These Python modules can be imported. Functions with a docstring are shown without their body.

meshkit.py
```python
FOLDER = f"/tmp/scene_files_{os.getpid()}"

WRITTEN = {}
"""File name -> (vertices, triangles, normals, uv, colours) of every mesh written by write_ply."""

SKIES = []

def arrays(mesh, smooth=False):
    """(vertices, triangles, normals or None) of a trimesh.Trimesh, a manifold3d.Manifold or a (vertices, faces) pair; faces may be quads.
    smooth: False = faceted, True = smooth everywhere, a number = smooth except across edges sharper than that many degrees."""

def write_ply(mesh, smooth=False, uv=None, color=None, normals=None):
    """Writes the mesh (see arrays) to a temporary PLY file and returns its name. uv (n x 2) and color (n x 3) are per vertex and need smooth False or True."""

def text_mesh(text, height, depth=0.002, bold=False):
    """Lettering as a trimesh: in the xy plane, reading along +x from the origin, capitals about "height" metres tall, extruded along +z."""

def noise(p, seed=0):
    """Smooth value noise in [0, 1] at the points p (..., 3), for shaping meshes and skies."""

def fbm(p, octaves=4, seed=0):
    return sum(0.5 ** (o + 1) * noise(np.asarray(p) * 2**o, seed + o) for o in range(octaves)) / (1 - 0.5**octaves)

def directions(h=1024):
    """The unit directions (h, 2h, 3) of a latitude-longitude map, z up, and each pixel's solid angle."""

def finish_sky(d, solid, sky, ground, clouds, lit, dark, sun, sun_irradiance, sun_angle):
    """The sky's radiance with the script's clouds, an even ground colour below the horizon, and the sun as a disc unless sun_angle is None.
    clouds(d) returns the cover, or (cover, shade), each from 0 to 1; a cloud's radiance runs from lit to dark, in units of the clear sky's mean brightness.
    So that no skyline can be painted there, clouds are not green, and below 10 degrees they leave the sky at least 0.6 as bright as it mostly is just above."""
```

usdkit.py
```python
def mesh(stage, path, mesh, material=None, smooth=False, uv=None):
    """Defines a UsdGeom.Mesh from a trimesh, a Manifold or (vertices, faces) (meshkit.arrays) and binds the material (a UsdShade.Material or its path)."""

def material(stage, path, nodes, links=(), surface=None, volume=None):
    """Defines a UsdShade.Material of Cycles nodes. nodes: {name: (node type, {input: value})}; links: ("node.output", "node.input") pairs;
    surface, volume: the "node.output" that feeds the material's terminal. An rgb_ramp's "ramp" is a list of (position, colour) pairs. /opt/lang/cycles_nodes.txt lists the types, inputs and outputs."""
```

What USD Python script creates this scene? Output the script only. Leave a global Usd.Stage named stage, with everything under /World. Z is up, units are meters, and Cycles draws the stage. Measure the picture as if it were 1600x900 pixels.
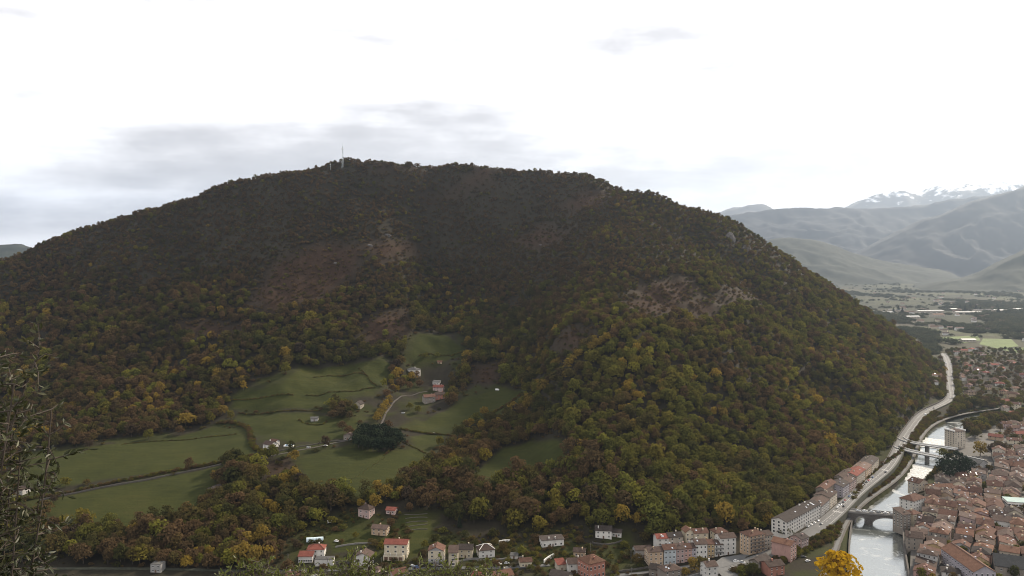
import math, random
import numpy as np, trimesh, shapely, usdkit, meshkit
from shapely.geometry import Polygon, LineString, Point
from scipy.interpolate import PchipInterpolator
from pxr import Usd, UsdGeom, UsdLux, UsdShade, Gf, Sdf, Vt

# ---------------------------------------------------------------- camera, sky, sun, exposure
random.seed(7); np.random.seed(7)
RNG = np.random.default_rng(11)
stage = Usd.Stage.CreateInMemory()
UsdGeom.SetStageUpAxis(stage, 'Z'); UsdGeom.SetStageMetersPerUnit(stage, 1.0)
UsdGeom.Xform.Define(stage, '/World')
CAM_H, FOC, HORIZON = 230.0, 1280.0, 400.0       # metres above the town; focal length and eye level in a 1600 wide picture
cam = UsdGeom.Camera.Define(stage, '/World/camera')
cam.AddTranslateOp().Set((0, 0, CAM_H)); cam.AddRotateXOp().Set(90.0)
cam.CreateHorizontalApertureAttr(36.0); cam.CreateVerticalApertureAttr(20.25)
cam.CreateFocalLengthAttr(36.0 * FOC / 1600.0)
cam.CreateVerticalApertureOffsetAttr(-(450 - HORIZON) / 1600.0 * 36.0)
cam.CreateClippingRangeAttr((0.1, 100000.0))
cam.CreateExposureAttr(0.62)
SUN_AZ, SUN_EL = math.radians(48.0), math.radians(33.0)
SKY_STRENGTH = 0.1
HAZE_DENSITY = 2.6e-5
sun = UsdLux.DistantLight.Define(stage, '/World/sun')
sun.AddRotateZOp().Set(-math.degrees(SUN_AZ)); sun.AddRotateXOp().Set(math.degrees(SUN_EL) - 90.0)
sun.CreateIntensityAttr(1.2); sun.CreateAngleAttr(6.0); sun.CreateNormalizeAttr(True); sun.CreateColorAttr((1.0, 0.86, 0.68))
usdkit.material(stage, '/World/Looks/sky', {
    'sky': ('sky_texture', {'sky_type': 'single_scattering', 'sun_disc': False, 'sun_elevation': SUN_EL, 'sun_rotation': SUN_AZ, 'aerosol_density': 2.0}),
    'tc': ('texture_coordinate', {}),
    'flat': ('mapping', {'scale': (1.0, 1.0, 6.5), 'location': (5.4, 4.8, 0.86)}),
    'big': ('noise_texture', {'scale': 1.3, 'detail': 7.0, 'roughness': 0.55, 'distortion': 0.4}),
    'puffs': ('mapping', {'scale': (6.0, 6.0, 16.0), 'location': (1.2, 5.4, 0.9)}),
    'small': ('noise_texture', {'scale': 1.4, 'detail': 6.0, 'roughness': 0.55}),
    'sum': ('math', {'math_type': 'multiply_add', 'value2': 0.42}),
    'tone': ('rgb_ramp', {'ramp': [(0.0, (0.40, 0.378, 0.37)), (0.52, (0.50, 0.474, 0.462)), (0.60, (0.62, 0.592, 0.578)), (0.67, (0.84, 0.81, 0.79)), (0.74, (1.08, 1.06, 1.03)), (1.0, (1.14, 1.12, 1.09))]}),
    'lit': ('mix_color', {'blend_type': 'multiply', 'fac': 1.0, 'b': (8.3, 8.3, 8.45), 'use_clamp': False}),
    'all': ('mix_color', {'fac': 0.925, 'use_clamp': False}),
    'bg': ('background_shader', {'strength': SKY_STRENGTH})},
    [('tc.generated', 'flat.vector'), ('flat.vector', 'big.vector'), ('tc.generated', 'puffs.vector'), ('puffs.vector', 'small.vector'),
     ('small.fac', 'sum.value1'), ('big.fac', 'sum.value3'), ('sum.value', 'tone.fac'), ('tone.color', 'lit.a'),
     ('sky.color', 'all.a'), ('lit.result', 'all.b'), ('all.result', 'bg.color')], surface='bg.background')
dome = UsdLux.DomeLight.Define(stage, '/World/sky')
UsdShade.MaterialBindingAPI.Apply(dome.GetPrim()).Bind(UsdShade.Material.Get(stage, '/World/Looks/sky'))

# ---------------------------------------------------------------- helpers
COUNT = {}
def numbered(name, parent='/World'):
    k = (parent, name); n = COUNT.get(k, 0); COUNT[k] = n + 1
    return f'{parent}/{name}' if n == 0 else f'{parent}/{name}_{n:03d}'
def tag(prim, label=None, cat=None, group=None, kind=None):
    p = prim.GetPrim() if hasattr(prim, 'GetPrim') else prim
    for k, v in (('label', label), ('category', cat), ('group', group), ('kind', kind)):
        if v: p.SetCustomDataByKey(k, v)
    return p
def thing(name, loc, rz=0.0, label=None, cat=None, group=None, kind=None, scale=None, ref=None):
    x = UsdGeom.Xform.Define(stage, numbered(name))
    x.AddTranslateOp().Set(tuple(float(c) for c in loc))
    if rz: x.AddRotateZOp().Set(math.degrees(rz))
    if scale is not None: x.AddScaleOp().Set(tuple(float(c) for c in (scale if np.ndim(scale) else (scale,) * 3)))
    if ref:
        x.GetPrim().GetReferences().AddInternalReference(ref); x.GetPrim().SetInstanceable(True)
    tag(x, label, cat, group, kind)
    return str(x.GetPath())
def part(parent, name, mesh, mat, smooth=False, label=None, kind=None):
    m = usdkit.mesh(stage, numbered(name, parent), mesh, '/World/Looks/' + mat, smooth)
    tag(m, label, None, None, kind)
    return str(m.GetPath())
def solo(name, mesh, mat, label=None, cat=None, group=None, kind=None, smooth=False):
    m = usdkit.mesh(stage, numbered(name), mesh, '/World/Looks/' + mat, smooth)
    tag(m, label, cat, group, kind)
    return m
def cat_mesh(ms):
    vs, fs, n = [], [], 0
    for m in ms:
        v, f = (m.vertices, m.faces) if hasattr(m, 'vertices') else m
        v = np.asarray(v, float); f = np.asarray(f, int)
        if f.shape[1] == 4: f = np.vstack([f[:, [0, 1, 2]], f[:, [0, 2, 3]]])
        vs.append(v); fs.append(f + n); n += len(v)
    return np.vstack(vs), np.vstack(fs)
def box(x0, x1, y0, y1, z0, z1):
    v = np.array([[x, y, z] for z in (z0, z1) for y in (y0, y1) for x in (x0, x1)], float)
    f = np.array([[0, 2, 3, 1], [4, 5, 7, 6], [0, 1, 5, 4], [2, 6, 7, 3], [0, 4, 6, 2], [1, 3, 7, 5]])
    return v, np.vstack([f[:, [0, 1, 2]], f[:, [0, 2, 3]]])
def at(px, py, z):                      # the place at height z that lies on the line of sight to a spot of the picture
    Y = (CAM_H - z) * FOC / (py - HORIZON)
    return np.array([(px - 800.0) / FOC * Y, Y, z])
def tube(points, radii, sides=6):
    p = np.asarray(points, float); r = np.broadcast_to(radii, (len(p),)).astype(float)
    t = np.gradient(p, axis=0); t /= np.linalg.norm(t, axis=1, keepdims=True) + 1e-12
    a = np.cross(t, np.where(np.abs(t[:, 2:]) < 0.9, [0, 0, 1.0], [1.0, 0, 0])); a /= np.linalg.norm(a, axis=1, keepdims=True) + 1e-12
    b = np.cross(t, a); g = np.arange(sides) * 2 * np.pi / sides
    v = p[:, None] + r[:, None, None] * (np.cos(g)[None, :, None] * a[:, None] + np.sin(g)[None, :, None] * b[:, None])
    i, j = np.meshgrid(np.arange(len(p) - 1), np.arange(sides), indexing='ij')
    q = np.stack([i * sides + j, i * sides + (j + 1) % sides, (i + 1) * sides + (j + 1) % sides, (i + 1) * sides + j], -1).reshape(-1, 4)
    caps = np.array([[0, k + 1, k] for k in range(1, sides - 1)] + [[(len(p) - 1) * sides + x for x in (0, k, k + 1)] for k in range(1, sides - 1)])
    return v.reshape(-1, 3), np.vstack([q[:, [0, 1, 2]], q[:, [0, 2, 3]], caps])

# ---------------------------------------------------------------- materials
def mat(name, nodes, links, surface='p.BSDF'):
    usdkit.material(stage, '/World/Looks/' + name, nodes, links, surface=surface)
def plain(name, col, rough=0.8, vary=0.25, scale=0.6, metal=0.0, spec=0.3, hue=None):
    """A colour with blotches of wear in world space and a change from thing to thing."""
    c = np.array(col); hi = np.array(hue if hue is not None else c * (1 + vary)); lo = c * (1 - vary)
    mat(name, {'g': ('geometry', {}), 'n': ('noise_texture', {'scale': scale, 'detail': 5.0, 'roughness': 0.65}),
               'r': ('rgb_ramp', {'ramp': [(0.25, tuple(lo)), (0.75, tuple(hi))]}),
               'p': ('principled_bsdf', {'roughness': rough, 'metallic': metal, 'specular_ior_level': spec})},
        [('g.position', 'n.vector'), ('n.fac', 'r.fac'), ('r.color', 'p.base_color')])
def foliage(name, ramp, trans=0.3, patch=0.012):
    """Leaves: each tree takes its tone from the ramp by its own number and by where it stands; each leaf differs a little."""
    mat(name, {'o': ('object_info', {}), 'g': ('geometry', {}),
               'pn': ('noise_texture', {'scale': patch, 'detail': 2.0}),
               's': ('math', {'math_type': 'multiply_add', 'value2': 0.55}),
               'off': ('math', {'math_type': 'multiply_add', 'value2': 0.9, 'value3': -0.22}),
               'r': ('rgb_ramp', {'ramp': ramp}),
               'l': ('map_range', {'from_min': 0.0, 'from_max': 1.0, 'to_min': -0.09, 'to_max': 0.09}),
               'la': ('math', {'math_type': 'add'}),
               'v': ('map_range', {'to_min': 0.62, 'to_max': 1.4}),
               'h': ('hsv', {'hue': 0.5, 'saturation': 1.0, 'fac': 1.0}),
               'd': ('diffuse_bsdf', {'roughness': 0.6}), 't': ('translucent_bsdf', {}), 'm': ('mix_closure', {'fac': trans})},
        [('g.position', 'pn.vector'), ('pn.fac', 'off.value1'), ('o.random', 's.value1'), ('off.value', 's.value3'),
         ('g.random_per_island', 'l.value'), ('l.result', 'la.value1'), ('s.value', 'la.value2'), ('la.value', 'r.fac'),
         ('g.random_per_island', 'v.value'), ('v.result', 'h.value'), ('r.color', 'h.color'),
         ('h.color', 'd.color'), ('h.color', 't.color'), ('d.BSDF', 'm.closure1'), ('t.BSDF', 'm.closure2')], surface='m.closure')
foliage('leaf_wood', [(0.0, (0.0718, 0.0774, 0.0291)), (0.22, (0.1003, 0.0990, 0.0336)), (0.40, (0.1334, 0.1127, 0.0392)), (0.54, (0.1610, 0.1274, 0.0448)), (0.68, (0.1702, 0.1186, 0.0482)), (0.82, (0.1592, 0.1058, 0.0504)), (0.93, (0.2162, 0.1450, 0.0437)), (1.0, (0.2889, 0.2068, 0.0426))])
foliage('leaf_brown', [(0.0, (0.1115, 0.0896, 0.0437)), (0.3, (0.1482, 0.1028, 0.0515)), (0.6, (0.1785, 0.1162, 0.0580)), (0.85, (0.2099, 0.1307, 0.0660)), (1.0, (0.2262, 0.1561, 0.0620))])
foliage('leaf_olive', [(0.0, (0.123, 0.128, 0.033)), (0.4, (0.177, 0.169, 0.039)), (0.7, (0.231, 0.196, 0.043)), (0.9, (0.293, 0.231, 0.042)), (1.0, (0.371, 0.276, 0.042))])
foliage('leaf_gold', [(0.0, (0.2714, 0.1969, 0.0575)), (0.5, (0.3708, 0.2594, 0.0540)), (1.0, (0.4701, 0.3165, 0.0540))])
foliage('leaf_lime', [(0.0, (0.184, 0.196, 0.048)), (0.5, (0.253, 0.244, 0.048)), (1.0, (0.333, 0.292, 0.048))])
foliage('leaf_rust', [(0.0, (0.0816, 0.0636, 0.0484)), (0.5, (0.1088, 0.0798, 0.0506)), (1.0, (0.1424, 0.0950, 0.0484))])
foliage('leaf_conifer', [(0.0, (0.0336, 0.0441, 0.0270)), (0.5, (0.0432, 0.0599, 0.0351)), (1.0, (0.0612, 0.0745, 0.0378))], trans=0.1)
foliage('leaf_far', [(0.0, (0.0864, 0.1036, 0.0630)), (0.5, (0.1121, 0.1204, 0.0720)), (0.85, (0.1512, 0.1386, 0.0810)), (1.0, (0.1944, 0.1568, 0.0720))])
foliage('leaf_bright', [(0.0, (0.483, 0.276, 0.014)), (0.5, (0.632, 0.380, 0.016)), (1.0, (0.759, 0.483, 0.023))], trans=0.4)
plain('bark', (0.06, 0.048, 0.038), 0.9, 0.4, 3.0)
plain('rock', (0.08, 0.073, 0.068), 0.9, 0.5, 0.25)

# ---------------------------------------------------------------- terrain: height of the ground from slope profiles, each a run of (sight height, distance)
PROFILE = {
 -700: [(900, 600), (830, 680), (760, 780), (700, 900), (660, 1000), (600, 1100), (560, 1200), (530, 1300)],
 -250: [(900, 602), (830, 670), (760, 770), (700, 890), (665, 970), (600, 1070), (540, 1160), (500, 1240), (462, 1300)],
 0:   [(900, 602), (830, 670), (760, 770), (700, 880), (670, 950), (600, 1060), (540, 1150), (480, 1240), (410, 1340)],
 150: [(900, 602), (830, 670), (760, 765), (700, 870), (660, 950), (600, 1040), (520, 1150), (440, 1270), (355, 1420)],
 300: [(900, 602), (830, 670), (760, 760), (700, 865), (660, 950), (600, 1040), (520, 1150), (440, 1260), (370, 1360), (307, 1450)],
 450: [(900, 600), (830, 665), (770, 735), (700, 840), (640, 950), (575, 1060), (500, 1170), (420, 1280), (340, 1380), (271, 1475)],
 600: [(900, 595), (830, 660), (770, 730), (690, 860), (640, 960), (560, 1090), (500, 1190), (430, 1290), (350, 1390), (300, 1450), (253, 1500)],
 700: [(900, 595), (840, 650), (780, 725), (700, 850), (640, 970), (560, 1120), (520, 1180), (450, 1290), (380, 1390), (300, 1480), (252, 1540)],
 800: [(900, 600), (840, 655), (780, 717), (740, 775), (690, 855), (650, 930), (600, 1040), (540, 1130), (480, 1230), (400, 1350), (330, 1460), (262, 1540)],
 900: [(900, 605), (850, 652), (800, 692), (740, 742), (690, 792), (640, 852), (580, 922), (530, 985), (505, 1060), (460, 1140), (400, 1260), (330, 1400), (268, 1520)],
 1000: [(900, 600), (850, 654), (800, 687), (740, 738), (680, 792), (620, 852), (560, 922), (500, 1010), (440, 1130), (380, 1250), (330, 1350), (297, 1420)],
 1100: [(900, 598), (850, 654), (800, 697), (740, 757), (680, 816), (620, 880), (560, 955), (500, 1040), (440, 1140), (390, 1260), (328, 1400)],
 1200: [(900, 592), (850, 652), (815, 695), (790, 728), (740, 792), (680, 866), (620, 945), (560, 1030), (500, 1130), (440, 1260), (388, 1400)],
 1270: [(900, 590), (830, 682), (800, 727), (770, 772), (720, 845), (660, 932), (600, 1032), (540, 1142), (480, 1280), (430, 1450)],
 1340: [(900, 590), (790, 752), (740, 862), (700, 932), (650, 1015), (600, 1102), (550, 1200), (510, 1320), (476, 1480)],
 1400: [(900, 590), (720, 915), (700, 972), (660, 1055), (620, 1140), (580, 1240), (550, 1360), (522, 1520)],
 1440: [(900, 590), (660, 1130), (638, 1215), (615, 1275), (590, 1362), (570, 1460), (552, 1560)],
 1475: [(900, 590), (640, 1220), (605, 1430), (582, 1570)],
 1510: [(900, 590), (640, 1226), (600, 1472), (560, 1840)],
}
YS = np.concatenate([np.arange(300, 560, 20), np.arange(560, 1620, 4), np.geomspace(1620, 30000, 90)])
US = np.concatenate([np.linspace(-3400, -150, 70), np.arange(-140, 1704, 4), np.linspace(1710, 5200, 80)])
def _profile_rows():
    cols = sorted(PROFILE); rows = []
    for c in cols:
        p = PROFILE[c]; Y = np.array([q[1] for q in p], float); z = np.array([CAM_H - (q[0] - HORIZON) / FOC * q[1] for q in p])
        z = np.where(np.arange(len(z)) < 2, np.minimum(z, 2.0), z)
        drop = 0.45 if c > 1150 else 0.3
        ys, top = Y[-1], z[-1]
        low = 0.0 if c > 600 else 60.0
        e = [(Y[0] - 100, 0.0)] + list(zip(Y, z)) + [(ys + 60, top - (6 if c < 1250 else 12)), (ys + 60 + max(top - low, 5) / drop, low), (40000, low if low == 0 else 20.0)]
        e = np.array(e)
        keep = np.concatenate([[True], np.diff(e[:, 0]) > 0])
        rows.append(PchipInterpolator(e[keep, 0], e[keep, 1], extrapolate=True)(np.clip(YS, e[0, 0], 40000)))
    rows = np.array(rows)
    c = np.array([-4000] + cols + [1560, 6000], float)
    rows = np.vstack([rows[0] * 0.4, rows, np.zeros((2, len(YS)))])
    return PchipInterpolator(c, rows, axis=0)(US)
TER = _profile_rows()                                   # [u, y]
_X = (US[:, None] - 800) / FOC * YS[None, :]
_P = np.stack([_X, np.broadcast_to(YS, _X.shape), np.zeros_like(_X)], -1)
_slope = np.clip((TER - 22) / 50, 0, 1)
TER = TER + _slope * ((meshkit.fbm(_P / 120, 4, 3) - 0.5) * 38 + (meshkit.fbm(_P / 28, 3, 5) - 0.5) * 8 - np.abs(meshkit.fbm(_P / [140, 420, 1], 3, 21) - 0.5) * 30 + 6 - 6.5)
TER = TER + np.clip((TER - 3) / 10, 0, 1) * (1 - _slope) * (meshkit.fbm(_P / 45, 3, 9) - 0.5) * 3.0
_far = np.clip((YS[None, :] - 2500) / 3000, 0, 1) * (US[:, None] > 700)
TER = TER + _far * (meshkit.fbm(_P / 900, 3, 4) - 0.42) * 60
from scipy.ndimage import map_coordinates
def ground(X, Y):
    X = np.asarray(X, float); Y = np.asarray(Y, float)
    u = 800 + FOC * X / Y
    a, b = np.interp(u, US, np.arange(len(US))), np.interp(Y, YS, np.arange(len(YS)))
    return map_coordinates(TERW, [np.ravel(a), np.ravel(b)], order=1, mode='nearest').reshape(np.shape(u))
TERW = TER
def spot(px, py, lift=0.0, y0=560, y1=3000):   # where the line of sight first meets the ground
    Y = np.arange(y0, y1, 2.0); X = (px - 800) / FOC * Y
    z = CAM_H - (py - HORIZON) / FOC * Y
    hit = np.nonzero(ground(X, Y) + lift >= z)[0]
    i = hit[0] if len(hit) else len(Y) - 1
    return np.array([X[i], Y[i], float(ground(X[i], Y[i]))])

# the fold that runs down from the summit, and the spur crest right of it
def _along(pts, depth, width):
    c = np.array([spot(x, y)[:2] for x, y in pts]); L = LineString(c); s = np.array([L.interpolate(t, normalized=True).coords[0] for t in np.linspace(0, 1, 120)])
    from scipy.spatial import cKDTree
    Yb = np.broadcast_to(YS[None, :], TER.shape); d, i = cKDTree(s).query(np.c_[_X.ravel(), Yb.ravel()])
    fade = np.sin(np.pi * np.clip((i + 8) / 135, 0, 1)) ** 0.6
    return (depth * fade * np.exp(-(d / width) ** 2)).reshape(TER.shape)
_d = _along([(790, 292), (762, 340), (738, 400), (722, 460), (705, 520)], -30, 62) + _along([(640, 300), (655, 360), (680, 430), (700, 500)], -14, 40) + _along([(985, 320), (965, 400), (950, 470), (935, 525), (880, 590)], 15, 60) + _along([(880, 300), (860, 360), (845, 430), (800, 520)], -10, 45) + _along([(300, 360), (330, 430), (380, 520)], -12, 50) + _along([(1180, 430), (1230, 520), (1290, 600), (1340, 680)], -12, 45) + _along([(1060, 520), (1090, 600), (1110, 690), (1120, 770)], -10, 40)
TER = TER + _d; TERW = TER

# ---------------------------------------------------------------- river, road and track lines
from scipy.interpolate import splprep, splev
from scipy.spatial import cKDTree
def curve(pts, step=2.0, s=0.0):
    p = np.asarray(pts, float)
    tck, _ = splprep(p.T, s=s, k=min(3, len(p) - 1))
    L = np.linalg.norm(np.diff(p, axis=0), axis=1).sum()
    return np.array(splev(np.linspace(0, 1, max(int(L / step), 4)), tck)).T
def side(c):                                     # unit normals to the right of a line in plan
    t = np.gradient(c[:, :2], axis=0); t /= np.linalg.norm(t, axis=1, keepdims=True)
    return np.stack([t[:, 1], -t[:, 0]], 1)
def ribbon(c, left, right, dz=0.0):              # a sheet between two offsets to the right of the line
    n = side(c); l = np.broadcast_to(left, len(c)); r = np.broadcast_to(right, len(c))
    a = np.c_[c[:, :2] + n * l[:, None], c[:, 2] + dz]; b = np.c_[c[:, :2] + n * r[:, None], c[:, 2] + dz]
    k = len(c); v = np.vstack([a, b]); i = np.arange(k - 1)
    return v, np.stack([i, i + k, i + k + 1, i + 1], 1)
def curb(c, left, right, z0, z1):                # a solid strip along the line
    n = side(c); k = len(c)
    rows = [np.c_[c[:, :2] + n * np.broadcast_to(o, k)[:, None], c[:, 2] + z] for o, z in ((left, z0), (left, z1), (right, z1), (right, z0))]
    i = np.arange(k - 1); f = []
    for a in range(3): f.append(np.stack([i + a * k, i + (a + 1) * k, i + 1 + (a + 1) * k, i + 1 + a * k], 1))
    f.append(np.array([[0, k, 2 * k, 3 * k], [k - 1, 4 * k - 1, 3 * k - 1, 2 * k - 1]]))
    return np.vstack(rows), np.vstack(f)
WATER = -6.0
RIVER = curve([(171, 378, WATER), (226, 503, WATER), (270, 604, WATER), (304, 683, WATER), (360, 787, WATER), (404, 851, WATER), (462, 924, WATER), (524, 1014, WATER), (572, 1087, WATER), (645, 1162, WATER), (742, 1218, WATER), (890, 1262, WATER), (1200, 1330, WATER)])
RIVER_HALF = 19.5
def pl(pts): return [at(*p) for p in pts]
ROAD = curve(pl([(985, 925, 0.8), (1080, 902, 0.8), (1150, 884, 1.0), (1195, 868, 1.6), (1230, 851, 2.8), (1262, 834, 4), (1283, 823, 4), (1305, 803, 4), (1322, 785, 4), (1343, 767, 4), (1356, 757, 4), (1375, 742, 4), (1386, 733, 4), (1393, 722, 4), (1400, 709, 4), (1409, 691, 4), (1427, 664, 4), (1447, 643, 4), (1469, 633, 4), (1483, 625, 4), (1485, 609, 3.5), (1484, 587, 3), (1480, 564, 2.5), (1474, 552, 2)]), 3.0, s=6.0)
ROAD_HALF = np.interp(ROAD[:, 1], [600, 640, 690, 760, 880, 960, 1100, 1900], [3.5, 4.5, 6.0, 5.2, 5.0, 5.0, 5.2, 5.6])
TRACK = curve(pl([(1268, 930, -1), (1290, 893, -1), (1307, 857, -1), (1324, 816, -1), (1336, 797, -1), (1359, 779, -1), (1380, 763, -1), (1400, 749, -1), (1416, 731, -1), (1424, 717, -1), (1431, 703, -1), (1445, 676, -1), (1469, 657, -1), (1510, 646, -1), (1580, 634, -1)]), 3.0, s=4.0)
def carve():
    global TER
    m = (YS > 300) & (YS < 2100); X = _X[:, m]; Y = np.broadcast_to(YS[None, m], X.shape); Z = TER[:, m].copy()
    q = np.c_[X.ravel(), Y.ravel()]
    d, i = cKDTree(ROAD[:, :2]).query(q); w = np.clip(1 - (d - ROAD_HALF[i] - 3.0) / 9, 0, 1).reshape(X.shape); w = w * w * (3 - 2 * w)
    Z = Z * (1 - w) + (ROAD[i, 2].reshape(X.shape) - np.where(Y > 1150, 1.0, 0.5)) * w
    d, i = cKDTree(TRACK[:, :2]).query(q); w = np.clip(1 - (d - 2.6) / 3.5, 0, 1).reshape(X.shape)
    Z = Z * (1 - w) + np.minimum(Z, -1.4) * w
    d, i = cKDTree(RIVER[:, :2]).query(q); w = np.clip(1 - (d - RIVER_HALF + 2.0) / 7, 0, 1).reshape(X.shape); w = w * w * (3 - 2 * w)
    Z = Z * (1 - w) - 10.0 * w
    d, i = cKDTree(TRACK[:, :2]).query(q); off = ((q - TRACK[i, :2]) * side(TRACK)[i]).sum(1)       # the bank between road and track stays land
    Z = np.where(((off < 3.0) & (d < 26) & (q[:, 1] > 560) & (q[:, 1] < 1160)).reshape(X.shape), np.maximum(Z, -1.4), Z)
    TER = TER.copy(); TER[:, m] = Z
carve(); TERW = TER

# ---------------------------------------------------------------- ground sheet: woodland floor, meadows, bracken, valley fields
def area(pts, y0=560): return Polygon([tuple(spot(x, y, 0, y0)[:2]) for x, y in pts]).buffer(0)
MEADOW_PX = [
 [(20, 742), (60, 706), (130, 700), (230, 690), (330, 668), (372, 670), (392, 690), (400, 713), (340, 722), (250, 738), (150, 752), (60, 768)],
 [(40, 788), (150, 766), (280, 742), (345, 727), (332, 770), (300, 800), (250, 812), (200, 826), (130, 826), (60, 802)],
 [(362, 618), (440, 600), (470, 575), (560, 568), (612, 570), (602, 600), (585, 610), (480, 640), (365, 641)],
 [(372, 651), (470, 645), (560, 655), (562, 685), (450, 692), (400, 680)],
 [(465, 716), (560, 692), (600, 705), (672, 700), (650, 737), (560, 782), (480, 762)],
 [(628, 672), (720, 625), (780, 603), (818, 608), (800, 640), (740, 662), (690, 677)],
 [(735, 745), (785, 700), (830, 688), (888, 692), (880, 728), (805, 744), (758, 772)],
 [(638, 558), (652, 520), (700, 525), (728, 550), (690, 566), (650, 570)],
 [(600, 840), (625, 806), (672, 800), (680, 835), (660, 868), (640, 875)],
 [(505, 835), (560, 822), (600, 838), (560, 858), (520, 866)],
 [(640, 682), (702, 672), (690, 692), (650, 700)],
]
BRACKEN_PX = [
 [(425, 410), (520, 375), (575, 385), (560, 430), (500, 470), (420, 500), (380, 480)],
 [(955, 480), (1000, 442), (1080, 432), (1105, 455), (1070, 488), (990, 495)],
 [(795, 375), (850, 345), (895, 358), (862, 388), (812, 390)],
 [(655, 310), (740, 270), (800, 263), (775, 290), (690, 314)],
 [(858, 548), (885, 512), (930, 515), (922, 542), (880, 562)],
 [(556, 505), (640, 488), (645, 528), (570, 548)],
 [(728, 572), (790, 562), (782, 602), (738, 602)],
 [(585, 264), (665, 258), (660, 270), (600, 272)],
 [(872, 322), (960, 303), (948, 326), (890, 334)],
 [(1118, 458), (1180, 448), (1195, 480), (1130, 484)],
 [(560, 385), (640, 372), (660, 400), (600, 420)],
 [(395, 725), (455, 715), (470, 745), (420, 760)],
 [(250, 520), (330, 500), (420, 508), (340, 528)],
 [(1060, 470), (1120, 460), (1130, 500), (1080, 505)],
]
MEADOWS = [area(p) for p in MEADOW_PX]
BRACKENS = [area(p) for p in BRACKEN_PX]
FIELD_ZONE = area([(15, 705), (130, 692), (250, 678), (330, 664), (362, 630), (362, 616), (470, 572), (560, 565), (625, 566), (640, 522), (722, 520), (735, 560), (715, 580), (705, 608), (780, 600), (822, 606), (805, 645), (745, 664), (712, 690), (660, 742), (575, 785), (540, 782), (470, 764), (455, 715), (405, 722), (350, 730), (335, 772), (300, 812), (150, 830), (40, 824), (15, 745)])
GARDEN = area([(430, 905), (455, 835), (540, 800), (700, 800), (720, 838), (860, 825), (985, 828), (1010, 850), (1000, 905)])
VX, VY = _X, np.broadcast_to(YS[None, :], _X.shape)
def soft(polys, w):                                   # 1 inside, 0 outside, w metres of transition
    out = np.zeros(VX.shape)
    for p in polys:
        a, b, c, d = p.bounds
        m = (VX > a - 12) & (VX < c + 12) & (VY > b - 12) & (VY < d + 12)
        pts = shapely.points(VX[m], VY[m])
        ins = shapely.contains(p, pts); ds = shapely.distance(p.exterior, pts)
        out[m] = np.maximum(out[m], np.clip(0.5 + np.where(ins, ds, -ds) / w, 0, 1))
    return out
_gr = meshkit.fbm(np.stack([VX / 22, VY / 22, 0 * VX], -1), 3, 44)
_low = np.clip((US[:, None] - 1180) / 60, 0, 1) * np.clip((1500 - VY) / 100, 0, 1) * (TER < 6)
cover = np.stack([np.maximum(soft(MEADOWS, 5.0), np.clip((_gr - 0.36) * 5, 0, 1) * 0.8 * np.maximum(np.maximum(soft([GARDEN], 20.0), _low), soft([FIELD_ZONE], 6.0))), soft(BRACKENS, 38.0), np.clip((VY - 1600) / 300, 0, 1) * np.clip((US[:, None] - 1100) / 100, 0, 1)], -1)
_town = np.clip((US[:, None] - (1250 + 0 * VY)) / 60, 0, 1) * (VY < 1900)
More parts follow.
